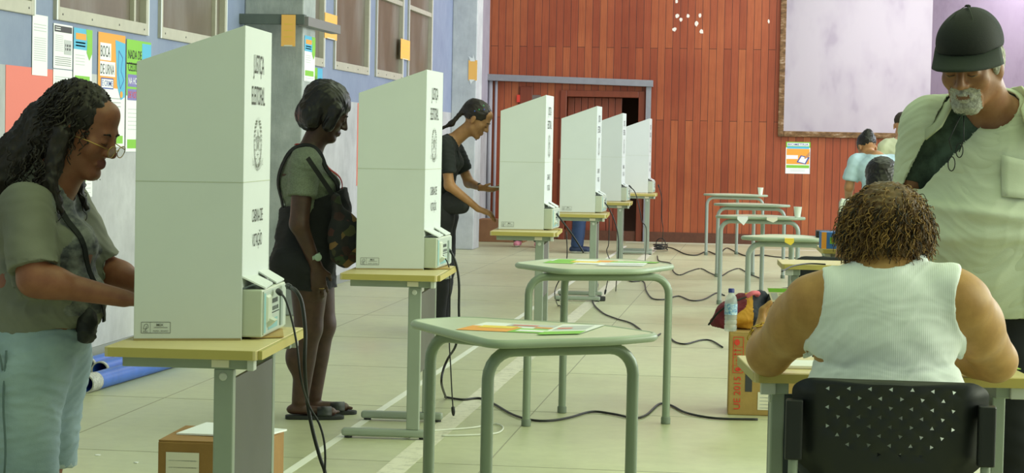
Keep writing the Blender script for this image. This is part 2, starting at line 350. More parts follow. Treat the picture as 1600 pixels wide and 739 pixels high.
# stage
b = MB(); b.box(SX-.08, SX, YB-.06, YB+.12, SZ-.08, 5.3); b.box(SX, at(1455, 100, y=33.0)[0]+2.2, YB-.06, YB+.12, SZ-.08, SZ+.0)
m, nt, p = new_mat('worn_stage_edge'); v = coords(nt, (1, 1, 3))
nt.links.new(ramp(nt, ntex(nt, v, 5, 8, .75), [(.42, lin('553a1c')), (.54, lin('7c5a35')), (.66, lin('b09b86'))]), p.inputs['Base Color']); p.inputs['Roughness'].default_value = .6
tag(b.build('trim_4', m, bevel=.008), 'worn brown stage edge and post', kind='structure')
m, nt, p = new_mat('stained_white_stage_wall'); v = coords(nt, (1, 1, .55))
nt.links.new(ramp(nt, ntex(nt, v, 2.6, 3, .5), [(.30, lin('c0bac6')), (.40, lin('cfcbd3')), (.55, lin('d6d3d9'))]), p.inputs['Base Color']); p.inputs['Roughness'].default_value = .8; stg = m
YS = 33.0; XC = at(1455, 100, y=YS)[0]
b = MB(); b.box(SX-1.2, XC, YS, YS+.1, SZ-.05, 5.4); tag(b.build('wall_stage_back', stg), kind='structure')
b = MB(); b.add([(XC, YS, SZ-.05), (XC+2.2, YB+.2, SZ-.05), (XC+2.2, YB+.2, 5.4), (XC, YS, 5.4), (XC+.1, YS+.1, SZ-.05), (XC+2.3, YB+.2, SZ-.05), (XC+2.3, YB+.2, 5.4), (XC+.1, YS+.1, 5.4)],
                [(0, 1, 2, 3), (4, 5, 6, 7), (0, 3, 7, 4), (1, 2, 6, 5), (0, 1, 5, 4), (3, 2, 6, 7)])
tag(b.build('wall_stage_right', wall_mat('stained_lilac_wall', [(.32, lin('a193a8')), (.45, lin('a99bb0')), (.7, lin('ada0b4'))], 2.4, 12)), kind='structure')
b = MB(); b.box(SX-1.2, XC+2.2, YB+.2, YS, SZ-.12, SZ-.05); tag(b.build('floor_stage', mat('stage_boards', '7a6248', .6)), kind='structure')
# grey steel door track on the back wall and its post
rl = mat('painted_grey_steel', '8b8c94', .5, var=.08, vs=10)
t = empty('door_track', (0, 0, 0), label='long grey steel beam above the doorway in the wooden wall, with an upright', cat='beam')
q0 = at(757, 120.3, y=YB-.13); q1 = at(1020, 130.5, y=YB-.13)
b = MB(); b.add([(x, y, z+dz) for (x, z) in ((q0[0], q0[2]), (q1[0], q1[2])) for y in (YB-.13, YB-.004) for dz in (-.045, .045)], [(0, 1, 3, 2), (4, 6, 7, 5), (0, 4, 5, 1), (2, 3, 7, 6), (0, 2, 6, 4), (1, 5, 7, 3)]); b.build('beam', rl, t, bevel=.004)
q = at(1013, 160, y=YB-.1); b = MB(); b.box(q[0]-.035, q[0]+.035, YB-.10, YB-.03, 0, q1[2]-.04); b.build('upright', rl, t, bevel=.003)
q = at(771, 160, y=YB-.1)
b = MB(); b.tube([(q[0]-.05, YB-.06, 0), (q[0]-.05, YB-.06, q0[2]-.04)], .03, 12); b.tube([(q[0]+.03, YB-.05, 0), (q[0]+.03, YB-.05, q0[2]-.04)], .02, 12)
tag(b.build_each('conduit', mat('grey_white_pipe', 'a4a3ac', .5), smooth=True)[0], 'thicker grey vertical pipe in the corner under the steel beam', 'pipe'); tag(bpy.data.objects['conduit.001'], 'thinner grey vertical pipe right of the thicker one under the steel beam', 'pipe')
q = at(812, 152, y=YB-.01); b = MB(); b.box(q[0]-.02, q[0]+.3, YB-.03, YB-.001, q[2]-.07, q[2]+.035, 1); b.box(q[0]-.04, q[0]+.01, YB-.032, YB-.001, q[2]-.07, q[2]+.035, 0)
tag(b.build('wall_sign', [INK['red'], mat('grey_sign', '6e6560', .5)], bevel=.002), 'small red and grey sign on the wooden wall above the third voting booth', 'sign')
# steel track round the first pillar
t = empty('wall_bracket_beam', (-3.8, 15.1, 2.2), label='dark grey steel beam wrapped around the concrete pillar, above the second voter', cat='beam')
g2 = mat('shaded_steel', '5d6663', .6, var=.1, vs=8)  # darker steel for the cross beam: the shade on its face is in the colour
b = MB(); b.box(XW+3.8-.2, .30, -.06, .02, .0, .075); b.build('cross_beam', g2, t, bevel=.003)
b = MB(); b.box(.25, .33, -.05, 1.10, -.01, .06); b.build('side_beam', mat('grey_steel_side', '7c7a7c', .55), t, bevel=.003)
# ================================================================ PAPERS ON THE LEFT WALL
def sheet(name, label, cat, x, y, z, w_, h_, draw, kind='wall', tilt=0., th=.0015, base='white', group=None):
    """paper w_ x h_ fixed to a wall; kind 'wall' faces +x, 'front' faces the room's near end (-y)"""
    R, N = ((0, 1, 0), (1, 0, 0)) if kind == 'wall' else ((1, 0, 0), (0, -1, 0))
    pr = Print((0, 0, 0), R, (0, 0, 1), INK)
    R = np.array(R, float); U = np.array((0, 0, 1.)); Nn = np.cross(R, U)
    cs = [pr.o+R*a+U*c+Nn*n for n in (-th, 0) for a, c in ((0, 0), (w_, 0), (w_, h_), (0, h_))]
    pr.b.add(cs, [(3, 2, 1, 0), (4, 5, 6, 7), (0, 1, 5, 4), (1, 2, 6, 5), (2, 3, 7, 6), (3, 0, 4, 7)], pr.mi(base))
    draw(pr, w_, h_)
    o = pr.build(name); o.location = (x+Nn[0]*th, y+Nn[1]*th, z); o.rotation_euler.rotate_axis('X' if kind == 'wall' else 'Y', tilt)
    return tag(o, label, cat, group)
def wlines(p, x0, x1, y0, y1, n, c='lgrey', t=.0035, seed=1):
    r = random.Random(seed)
    for i in range(n):
        y = y1-(y1-y0)*i/max(1, n-1); p.rect(x0, y-t/2, x1-(x1-x0)*r.choice([0, 0, .05, .4]) if i % 4 == 3 else x1, y+t/2, c)
def d_list(p, w, h): wlines(p, .08*w, .9*w, .74*h, .84*h, 3, seed=2, t=.004); wlines(p, .1*w, .9*w, .25*h, .62*h, 11, seed=3)
def d_form(p, w, h):
    p.rect(.04*w, .82*h, .96*w, .96*h, 'dark'); p.rect(.08*w, .91*h, .35*w, .925*h, 'white', 2); p.rect(.08*w, .86*h, .35*w, .88*h, 'white', 2)
    wlines(p, .08*w, .5*w, .4*h, .74*h, 9); p.rect(.55*w, .33*h, .94*w, .66*h, 'lgrey')
    for i in range(7):
        for j in range(7):
            if (i*3+j*5+i*j) % 3: p.rect((.6+.042*i)*w, (.40+.028*j)*h, (.635+.042*i)*w, (.425+.028*j)*h, 'dark', 2)
    wlines(p, .08*w, .92*w, .08*h, .26*h, 5, 'grey')
def d_info(p, w, h):
    p.rect(0, .66*h, w, h, 'blue'); p.poly([(.65*w, h), (w, h), (w, .62*h), (.85*w, .5*h), (.7*w, .62*h), (.72*w, .8*h)], 'green', 2)
    p.rect(.1*w, .82*h, .66*w, .92*h, 'orange', 2); wlines(p, .1*w, .62*w, .72*h, .77*h, 2, 'navy', .008); wlines(p, .1*w, .6*w, .42*h, .57*h, 4)
    p.rect(.08*w, .12*h, .88*w, .24*h, 'green', 1); wlines(p, .1*w, .9*w, .02*h, .07*h, 2)
def d_boca(p, w, h):
    p.rect(0, .52*h, w, h, 'orange'); p.poly([(.62*w, .95*h), (w, .93*h), (w, .45*h), (.85*w, .42*h), (.7*w, .55*h), (.66*w, .75*h)], 'blue', 2)
    p.rect(.06*w, .76*h, .46*w, .91*h, 'white', 3); p.rect(.06*w, .62*h, .62*w, .75*h, 'white', 3)
    p.text('BOCA', .08*w, .79*h, .10*h, 'dark', .34*w, 4); p.text('DE URNA', .08*w, .64*h, .09*h, 'dark', .5*w, 4)
    p.rect(.10*w, .51*h, .56*w, .605*h, 'navy', 3); p.rect(.12*w, .52*h, .54*w, .595*h, 'white', 4); p.text('É CRIME', .14*w, .535*h, .05*h, 'navy', .38*w, 5)
    p.ring([(.75*w, .86*h), (.9*w, .8*h), (.84*w, .68*h), (.95*w, .6*h), (.82*w, .52*h), (.72*w, .66*h)], .006, 'navy', 3)
    p.circ(.86*w, .47*h, .05*w, .03*h, 'orange', 4); wlines(p, .08*w, .85*w, .36*h, .43*h, 3, 'grey'); wlines(p, .08*w, .6*w, .2*h, .3*h, 4)
    p.rect(.06*w, .03*h, .94*w, .1*h, 'green')
def d_nada(p, w, h):
    p.rect(0, .78*h, w, h, 'green'); p.rect(.0, .5*h, .62*w, .79*h, 'green', 1); p.rect(.62*w, .6*h, w, .98*h, 'blue', 2); p.poly([(.7*w, .62*h), (.78*w, .8*h), (.92*w, .72*h), (.96*w, .6*h)], 'white', 3)
    p.text('NADA DE', .06*w, .83*h, .08*h, 'black', .54*w, 3); p.text('CELULAR', .06*w, .72*h, .08*h, 'black', .54*w, 3)
    p.rect(.05*w, .58*h, .6*w, .69*h, 'purple', 2); p.text('NA HORA', .08*w, .605*h, .06*h, 'white', .48*w, 3)
    p.rect(.05*w, .46*h, .6*w, .56*h, 'purple', 2); p.text('DE VOTAR', .08*w, .48*h, .06*h, 'red', .48*w, 3)
    wlines(p, .08*w, .9*w, .2*h, .38*h, 6); p.rect(.06*w, .03*h, .94*w, .11*h, 'green')
X1 = XW+.004
sheet('notice_paper', 'long white typed notice taped beside the leftmost window, over the blue paint', 'notice', X1, 10.71, 1.665, .235, .33, d_list)
sheet('notice_paper', 'white form with a dark heading and printed code block under the second window', 'notice', X1, 11.04, 1.715, .31, .25, d_form)
sheet('notice_paper', 'plain white notice directly below the form with the dark heading', 'notice', X1, 11.04, 1.45, .31, .26, d_list)
sheet('notice_poster', 'white poster with a blue, orange and green top, left of the orange polling poster', 'poster', X1, 11.37, 1.60, .32, .36, d_info)
sheet('notice_paper', 'white notice sheet hanging under the blue and green topped poster, behind the first voter', 'notice', X1, 11.37, 1.30, .32, .29, d_list)
sheet('notice_poster', 'orange and white poster reading BOCA DE URNA under the second window', 'poster', X1, 11.80, 1.275, .51, .685, d_boca)
sheet('notice_poster', 'green poster reading NADA DE CELULAR beside the tall booth edge', 'poster', X1, 12.34, 1.245, .50, .70, d_nada)
sheet('notice_paper', 'small white and green notice low on the wall below the first voter\'s chin', 'notice', X1, 11.42, .98, .30, .13, lambda p, w, h: (p.rect(.1*w, .7*h, .6*w, .95*h, 'green'), p.circ(.3*w, .4*h, .08*w, .2*h, 'grey'), wlines(p, .5*w, .9*w, .2*h, .6*h, 3)))
def d_escola(p, w, h): p.text('ESCOLA', .10*w, .25*h, .075, 'white', .40, 2)
sheet('school_banner', 'salmon red banner reading ESCOLA on the wall behind the first voter', 'banner', XW+.001, 10.335, .95, .88, .755, d_escola, base='coral')
sheet('school_banner', 'narrow salmon red panel on the wall just left of the second booth', 'banner', XW+.001, 19.5, .9, 1.2, .8, lambda p, w, h: None, base='coral')
sheet('notice_poster', 'blue, orange and green topped white poster on the side of the concrete pillar', 'poster', -3.545+.002, 15.24, 1.785, .36, .345, d_info)
sheet('notice_poster', 'green and blue poster under the window behind the second voter', 'poster', X1, 17.4, 1.65, .5, .32, lambda p, w, h: (p.rect(0, .3*h, w, h, 'green'), p.rect(.6*w, .4*h, w, h, 'blue', 2), p.text('NADA', .1*w, .5*h, .3*h, 'black', .45*w, 2)))
sheet('notice_paper', 'white notice low on the cement wall beneath the second voter\'s chin', 'notice', X1, 17.5, 1.16, .4, .28, d_list)
sheet('notice_paper', 'white paper hanging high beside the third voter\'s chin on the lilac wall', 'notice', X1, 25.95, 1.17, .5, .3, d_list)
sheet('notice_paper', 'white paper lowest on the lilac wall, behind the third voter\'s arm', 'notice', X1, 25.95, .80, .5, .34, d_list)
def d_tape(p, w, h):
    p.rect(.2*w, .0*h, .8*w, .04*h, 'cream', 2); wlines(p, .2*w, .8*w, .3*h, .7*h, 3, 'yellow', .004)
INK['sign_orange'] = K('sign_orange', 'ffc268'); oc = 'sign_orange'
o = sheet('section_sign', 'orange paper sign taped to the end of the dark steel beam on the pillar', 'sign', -3.672, 15.03, 2.035, .108, .235, d_tape, 'front', base=oc)
sheet('section_sign', 'orange paper sign between the windows, behind the tip of the steel beam', 'sign', XW+.024, 17.88, 2.245, .52, .225, d_tape, base=oc)
sheet('section_sign', 'orange paper sign on the pier between the two windows above the second booth', 'sign', XW+.024, 21.62, 2.22, .56, .215, d_tape, base=oc)
sheet('section_sign', 'orange paper sign with white tape on the far concrete pillar\'s edge', 'sign', -3.69-.10, 25.295, 2.11, .11, .25, lambda p, w, h: (p.poly([(.2*w, h*.95), (.0*w, 1.2*h), (.45*w, 1.1*h), (.5*w, 1.3*h), (.75*w, .95*h)], 'white'), p.poly([(.1*w, .05*h), (.3*w, -.2*h), (.5*w, -.05*h), (.8*w, .03*h)], 'white')), 'front', base=oc)
def d_bio(p, w, h):
    p.rect(0, .82*h, w, h, 'green'); p.rect(.05*w, .87*h, .95*w, .97*h, 'white', 2); p.text('BIOMETRIA', .08*w, .885*h, .07*h, 'navy', .84*w, 3); p.rect(.05*w, .79*h, .95*w, .85*h, 'blue', 2)
    p.rect(.03*w, .3*h, .97*w, .78*h, 'orange'); p.rect(.03*w, .46*h, .5*w, .58*h, 'white', 2); p.poly([(.45*w, .36*h), (.62*w, .58*h), (.98*w, .52*h), (.82*w, .30*h)], 'navy', 2)
    p.poly([(.52*w, .38*h), (.65*w, .55*h), (.9*w, .50*h), (.79*w, .33*h)], 'white', 3); p.poly([(.75*w, .5*h), (.98*w, .7*h), (.98*w, .56*h), (.8*w, .47*h)], 'skin', 4)
    p.rect(.03*w, .18*h, .97*w, .27*h, 'green', 2); wlines(p, .2*w, .8*w, .08*h, .12*h, 2)
q = at(1227, 271, y=YB); sheet('notice_poster', 'orange and green poster reading BIOMETRIA on the wooden wall below the stage', 'poster', q[0], YB-.002, q[2], .335, .44, d_bio, 'front')
# ================================================================ BLUE PIPES AND CARDBOARD BOXES ON THE FLOOR
pb = mat('blue_pipe_plastic', '3c68c4', .4, var=.12, vs=14)
def pipe(label, x0, y0, x1, y1, r, collar):
    t = empty('water_pipe', (x0, y0, r), math.atan2(y1-y0, x1-x0), label, 'pipe'); L = math.hypot(x1-x0, y1-y0)
    Mx = Matrix.Rotation(PI/2, 4, 'Y')
    b = MB(); b.lathe([(r*.86, 0), (r, .002), (r, L), (r*.86, L), (r*.86, 0)], (0, 0, 0), 28, M=Mx, cap=False); b.build('pipe_wall', pb, t, smooth=True, angle=40)
    b = MB(); b.lathe([(r*.87, -.004), (r*1.03, -.004), (r*1.03, collar), (r*.99, collar)], (0, 0, 0), 28, M=Mx, cap=False)
    b.build('end_collar', mat('white_pipe_label', 'c3c3bb', .6, vs=60, col2='9d9d9c'), t, smooth=True, angle=40)
    b = MB(); b.lathe([(r*.86, .3), (0.001, .3)], (0, 0, 0), 20, M=Mx, cap=False); b.build('inside_shade_disc', mat('pipe_inside_shade', '20242c', .9), t)  # added disc, painted dark to stand for the shade inside the pipe
pipe('nearest blue plastic pipe on the floor with a white labelled open end', -3.53, 10.28, -3.42, 12.0, .048, .13)
pipe('middle blue plastic pipe lying between the other two by the wall', -3.66, 10.9, -3.60, 12.4, .048, .02)
pipe('blue plastic pipe closest to the wall, behind the other two', -3.80, 11.1, -3.76, 12.2, .046, .02)
def carton(name, label, loc, rz, sx, sy, sz, prints=None, col='a07a48', lid=True):
    t = empty(name, loc, rz, label, 'box')
    cm = mat('cardboard_'+col, col, .75, var=.10, vs=9, bmp=.1, bs=80)
    b = MB(); b.box(-sx/2, sx/2, -sy/2, sy/2, 0, sz); b.build('carton_body', cm, t, bevel=.006)
    if lid:
        b = MB(); b.box(-sx/2+.002, sx/2-.002, -sy/2+.002, -.004, sz-.001, sz+.004); b.box(-sx/2+.002, sx/2-.002, .004, sy/2-.002, sz-.001, sz+.004); b.build_each('flap', cm, t, bevel=.001)
    if prints: prints(t, sx, sy, sz)
    return t
def pr_under(t, sx, sy, sz):
    p = Print((-sx/2, -sy/2-.001, 0), (1, 0, 0), (0, 0, 1), INK); p.rect(.03, sz*.2, .15, sz*.86, 'cream'); wlines(p, .04, .14, sz*.3, sz*.75, 6); p.text('C', sx*.66, sz*.6, .05, 'dark'); p.build('label_print', t)
carton('cardboard_box', 'brown cardboard box under the nearest polling desk', (-1.955, 7.20, 0), .03, .375, .38, .27, pr_under, '96703c')
b = MB(); b.add([(-.17, -.08, 0), (.15, -.10, .004), (.19, .12, .0), (-.12, .14, .012), (-.17, -.08, .006), (.15, -.10, .010), (.19, .12, .006), (-.12, .14, .018)], [(0, 1, 2, 3), (7, 6, 5, 4), (0, 4, 5, 1), (1, 5, 6, 2), (2, 6, 7, 3), (3, 7, 4, 0)])
tag(b.build('paper_stack', INK['white'], loc=(-1.94, 7.22, .2745)), 'crumpled white papers on top of the brown cardboard box under the nearest desk', 'papers')
carton('cardboard_box', 'closed brown cardboard box against the far wall behind the third voter', (-3.62, 27.6, 0), 0, .62, .45, .30, lambda t, sx, sy, sz: (lambda p: (p.text('ve', sx*.5, sz*.4, .07, 'dark'), p.build('label_print', t)))(Print((-sx/2, -sy/2-.001, 0), (1, 0, 0), (0, 0, 1), INK)), '8d6546')
def pr_ue(t, sx, sy, sz):
    p = Print((-sx/2, -sy/2-.001, 0), (1, 0, 0), (0, 0, 1), INK)
    p.text('UE 2015', .062, .03, .034, 'red', .165, 2, rot=True)
    x0, y0, x1, y1 = .022, .215, .072, .395
    p.ring([(x0, y0), (x1, y0), (x1, y1), (x0, y1)], .003, 'red', 2); p.line(x0, .252, x1, .252, .002, 'red', 2); p.line(x0, .292, x1, .292, .002, 'red', 2); p.line(x0, .345, x1, .345, .002, 'red', 2)
    p.text('12', .062, .26, .026, 'red', .026, 3, rot=True)
    p.circ(.047, .232, .014, .010, 'red', 3); p.line(.047, .232, .066, .232, .004, 'red', 3)
    for k in (.302, .322): p.line(.030, k+.006, .062, k+.006, .004, 'red', 3); p.poly([(.024, k+.006), (.036, k-.002), (.036, k+.014)], 'red', 3)
    p.circ(.04, .368, .014, .016, 'red', 3)
    p.rect(.15, .03, .26, .12, 'cream', 1); wlines(p, .16, .25, .04, .11, 5)
    p.rect(.085, .12, .12, .215, 'dark', 0)
    p.build('red_print', t)
# the hand hole is a flat dark rectangle, its shade painted on
carton('cardboard_box', 'tan cardboard box printed UE 2015 in red, on end beside the right desk', (-.02, 10.50, 0), .03, .36, .30, .415, pr_ue, 'a8894e')
# ================================================================ VOTING DESKS
top_m = mat('beige_laminate_top', 'd0c08a', .45, var=.05, vs=3, sc3=(1, 6, 1)); edge2 = mat('yellow_edge_band', 'b8a95e', .45)
leg_m = mat('pale_green_grey_steel', '98a295', .42, .15, var=.04, vs=4); pan_m = mat('grey_modesty_panel', '5b5b55', .55, var=.05, vs=5)
dk_pan = mat('shaded_modesty_panel', '3d4650', .55); cap_m = mat('light_plastic_cap', 'c8ccc4', .4)  # darker copy of the panel for the right desk, shade put into its colour
def make_desk(label, group=None, panel=pan_m):
    t = empty('polling_desk', label=label, cat='desk', group=group)     # short side .44 along x, long side .75 along y, origin at the near right corner
    b = MB(); b.prism(rounded([(-.44, 0), (0, 0), (0, .75), (-.44, .75)], .012, 3), .722, .75); b.build('desk_top', top_m, t, bevel=.002)
    b = MB()
    for a, c in (((-.44, -.0008), (0, -.0008)), ((.0008, 0), (.0008, .75))):
        b.box(min(a[0], c[0])+.012, max(a[0], c[0])-.012 if a[1] == c[1] else max(a[0], c[0])+.0004, min(a[1], c[1])+(.012 if a[1] != c[1] else 0), max(a[1], c[1])-(.012 if a[1] != c[1] else -.0012), .7235, .7485)
    b.build_each('edge_band', edge2, t)
    for k, y in enumerate((.075, .675)):
        b = MB(); b.box(-.40, -.025, y-.022, y+.022, .69, .722); b.build('support_beam', leg_m, t, bevel=.003)
        b = MB(); b.box(-.135, -.078, y-.018, y+.018, .045, .69); b.build('leg', leg_m, t, bevel=.004)
        b = MB(); b.box(-.43, -.035, y-.025, y+.025, .010, .045); ft = b.build('foot', leg_m, t, bevel=.012, seg=3)
        
        for gx in (-.40, -.06): b = MB(); b.lathe([(.016, 0), (.018, .003), (.018, .012), (.012, .012)], (gx, y, 0), 12); b.build('glide', mat('black_glide', '26282a', .6), ft)
    b = MB(); b.box(-.092, -.080, .095, .655, .30, .66); b.build('modesty_panel', panel, t, bevel=.002)
    b = MB(); b.box(-.14, -.09, .048, .053, .695, .716); b.build('inventory_tag', INK['cream'], t)
    b = MB(); b.lathe([(.012, 0), (.012, .002), (.009, .004)], (0, 0, 0), 12, M=Matrix.Translation((-.108, .057, .668)) @ Matrix.Rotation(PI/2, 4, 'X')); b.build('screw_cap', cap_m, t)
    for y in (.02, .69): b = MB(); b.box(-.032, -.012, y, y+.04, .690, .722); b.build('corner_block', cap_m, t, bevel=.003)
    return t
DESKS = [(-1.43, 5.62, 'nearest'), (-1.475, 9.02, 'second'), (-1.44, 13.68, 'third'), (-1.40, 17.40, 'fourth'), (-1.45, 21.15, 'fifth'), (-1.41, 25.15, 'farthest')]
RZ = math.radians(3); RB = math.radians(-1)
ordn = ['under the largest and nearest voting booth', 'under the second booth, beside the woman in dungarees', 'under the third booth, with the leaning voter',
        'under the fourth booth, its plug cable hanging', 'under the fifth booth, mostly hidden by the fourth', 'farthest of the row, nearest the wooden wall']
d0 = None
for i, (x, y, nm) in enumerate(DESKS):
    if d0 is None: d0 = make_desk('', 'polling desks under the voting booths'); o = d0
    else: o = copy_tree(d0)
    o.location = (x, y, 0); o.rotation_euler.z = RZ; o['label'] = 'beige topped steel desk '+ordn[i]
# ================================================================ VOTING BOOTHS
card_m = mat('white_booth_card', 'cad0d0', .6, var=.02, vs=3); cardedge = mat('raw_card_edge', '9a8a60', .8)
BH, BL = .93, .815; BW = .43; BD = .30; SP = .09
def make_booth():
    t = empty('voting_booth')        # origin: near right bottom corner; printed panel runs along +y, side panels go back to -x
    th = .006
    def panel(pts, nrm):             # pts outline in 3D, thickness along nrm
        b = MB(); n = len(pts); P = [np.array(q, float) for q in pts]; N = np.array(nrm, float)*th
        b.add(P+[q+N for q in P], [tuple(range(n)), tuple(range(2*n-1, n-1, -1))]+[(i, (i+1) % n, n+(i+1) % n, n+i) for i in range(n)]); return b
    b = panel([(0, 0, 0), (-BD, -SP, 0), (-BD, -SP, BL), (0, 0, BH)], (0, 1, 0)); sp = b.build('side_panel', card_m, t, bevel=.001)
    b = panel([(0, BW, 0), (-BD, BW+SP, 0), (-BD, BW+SP, BL), (0, BW, BH)], (0, -1, 0)); b.build('side_panel', card_m, t, bevel=.001)
    # printed panel with a cut-out at the bottom for the machine
    b = panel([(0, 0, .0), (0, 0, BH), (0, BW, BH), (0, BW, 0), (0, BW-.012, 0), (0, BW-.012, .155), (0, .012, .155), (0, .012, 0)], (-1, 0, 0)); fp = b.build('printed_panel', card_m, t)
    crease = mat('card_crease', 'aeb49c', .8)
    nrm = Vector((-SP, BD)).normalized()
    b = MB(); b.box(0, .0012, 0, BW, .4665, .4685); b.build('fold_crease', crease, fp)
    b = MB(); b.add([(0, -.0012, .4665), (-BD, -SP-.0012, .4665), (-BD, -SP-.0012, .4680), (0, -.0012, .4680)], [(0, 1, 2, 3)]); b.build('fold_crease', crease, sp)
    b = MB(); b.add([(0, -.0012, .0), (-BD, -SP-.0012, .0), (-BD, -SP-.0012, .006), (0, -.0012, .006)], [(0, 1, 2, 3)]); b.build('raw_edge', cardedge, sp)
    # torn flaps of the cut-out folded outward over the machine
    b = MB(); b.add([(.0, .004, .185), (.0, .24, .175), (.050, .235, .152), (.062, .05, .150), (.0, .004, .190), (.0, .24, .180), (.050, .235, .157), (.062, .05, .155)], [(0, 1, 2, 3), (7, 6, 5, 4), (0, 4, 5, 1), (1, 5, 6, 2), (2, 6, 7, 3), (3, 7, 4, 0)])
    b.add([(.0, .26, .185), (.0, .425, .18), (.052, .42, .152), (.055, .27, .151), (.0, .26, .19), (.0, .425, .185), (.052, .42, .157), (.055, .27, .156)], [(0, 1, 2, 3), (7, 6, 5, 4), (0, 4, 5, 1), (1, 5, 6, 2), (2, 6, 7, 3), (3, 7, 4, 0)])
    b.build_each('cut_flap', card_m, fp)
    p = Print((.0004, 0, 0), (0, 1, 0), (0, 0, 1), dict(k=mat('booth_print_black', '3f403c', .7), g=mat('booth_print_grey', '6d7069', .7)))
    p.text('JUSTIÇA', .215, .795, .058, 'k', .165, 2, 'c'); p.text('ELEITORAL', .215, .700, .058, 'k', .205, 2, 'c')
    emblem(p, .215, .575, .185, 'g')
    p.text('CABINA DE', .225, .345, .040, 'k', .165, 2, 'c'); p.text('VOTAÇÃO', .225, .270, .040, 'k', .150, 2, 'c')
    p.build('lettering', fp)
    u = Vector((BD, SP)).normalized()
    p = Print((-BD+.022*u.x, -SP+.022*u.y-.0006, .022), (u.x, u.y, 0), (0, 0, 1), dict(k=mat('booth_print_black', '3f403c', .7)))
    p.ring([(0, 0), (.084, 0), (.084, .032), (0, .032)], .0012, 'k'); p.line(.026, 0, .026, .032, .0008, 'k')
    p.text('MIX', .044, .020, .008, 'k', .020); p.line(.036, .016, .076, .016, .0012, 'k'); p.text('PAPER | BOARD', .034, .004, .004, 'k', .044)
    p.ring([(.006, .012), (.009, .024), (.014, .027), (.019, .024), (.020, .016), (.014, .012)], .0012, 'k'); p.line(.012, .006, .015, .02, .0012, 'k'); p.text('FSC', .006, .002, .005, 'k', .014)
    p.build('recycling_mark', sp)
    return t
ur_m = mat('pale_machine_plastic', 'c3cabb', .4, var=.03, vs=8); ur_d = mat('machine_port_dark', '3a4440', .5); ur_t = mat('machine_teal_label', '7fb0b4', .5)
def make_urna():
    t = empty('voting_machine')      # sits on the desk, its back standing out of the booth; origin at near bottom corner of the booth wall plane
    b = MB(); b.prism([(-.20, .006), (.058, .006), (.058, .148), (-.02, .148), (-.20, .10)], .022, .408, M=Matrix(((1, 0, 0, 0), (0, 0, 1, 0), (0, 1, 0, 0), (0, 0, 0, 1))))
    b.build('machine_body', ur_m, t, bevel=.005)
    b = MB(); b.box(.058, .062, .03, .400, .012, .142); back = b.build('back_plate', mat('machine_back_plate', 'b4bfb8', .4), t, bevel=.003)
    b = MB(); b.box(.062, .063, .034, .058, .018, .136); b.box(.062, .063, .10, .25, .022, .052); b.build_each('security_label', ur_t, back)
    b = MB(); b.add([(.062, .06, .045), (.062, .13, .045), (.062, .13, .128), (.062, .06, .128), (.069, .066, .052), (.069, .124, .052), (.069, .124, .122), (.069, .066, .122)], [(4, 5, 6, 7), (0, 1, 5, 4), (1, 2, 6, 5), (2, 3, 7, 6), (3, 0, 4, 7)]); b.build('latch_cover', ur_m, back, bevel=.001); b = MB()
    b.add([(.062, .08, .030), (.062, .14, .030), (.085, .085, .052), (.085, .135, .052), (.062, .08, .062), (.062, .14, .062)], [(0, 1, 3, 2), (4, 2, 3, 5), (0, 2, 4), (1, 5, 3)]); b.build('latch_handle', ur_m, back, bevel=.001)
    b = MB(); b.box(.062, .066, .29, .325, .02, .125); b.build('vent_strip', mat('machine_grey_strip', '8c9a94', .5), back)
    b = MB()
    for i in range(5): b.box(.062, .0635, .15+i*.022, .162+i*.022, .098, .112)
    for i in range(14): b.box(.062, .0632, .10+i*.013, .107+i*.013, .068, .071)
    for i in range(4): b.box(.062, .0635, .17+i*.026, .182+i*.026, .076, .088)
    b.build('port', ur_d, back)
    b = MB(); b.add([(.02, .05, .0008), (.11, .10, .0008), (.06, .36, .0008), (.0, .36, .0008), (.02, .05, .003), (.11, .10, .005), (.06, .36, .003), (.0, .36, .003)], [(0, 1, 2, 3), (7, 6, 5, 4), (0, 4, 5, 1), (1, 5, 6, 2), (2, 6, 7, 3), (3, 7, 4, 0)])
    b.build('card_base_flap', mat('cardboard_b89a5e', 'b89a5e', .8), t)
    return t
BO = [(-1.55, 5.90), (-1.60, 9.38), (-1.555, 14.0), (-1.525, 17.76), (-1.575, 21.5), (-1.535, 25.5)]
bl = ['largest and nearest white cardboard voting booth, full JUSTIÇA ELEITORAL panel showing', 'second white cardboard voting booth, right of the woman in black dungarees',
      'third white cardboard voting booth, in front of the leaning voter in black', 'fourth white cardboard voting booth, with a hand showing past its left edge', 'fifth white cardboard voting booth, half hidden by the fourth', 'farthest and smallest white cardboard voting booth, at the doorway']
b0 = u0 = None
for i, (x, y) in enumerate(BO):
    if b0 is None: b0 = make_booth(); u0 = make_urna(); bo, uo = b0, u0
    else: bo = copy_tree(b0); uo = copy_tree(u0)
    tag(bo, bl[i], 'voting booth', 'cardboard voting booths'); bo.location = (x, y, .7505); bo.rotation_euler.z = RB if i else math.radians(3.5)
    tag(uo, 'pale grey voting machine sticking out of the %s booth' % ('nearest', 'second', 'third', 'fourth', 'fifth', 'farthest')[i], 'voting machine', 'electronic voting machines'); uo.location = (x, y, .7515); uo.rotation_euler.z = RB if i else math.radians(3.5)
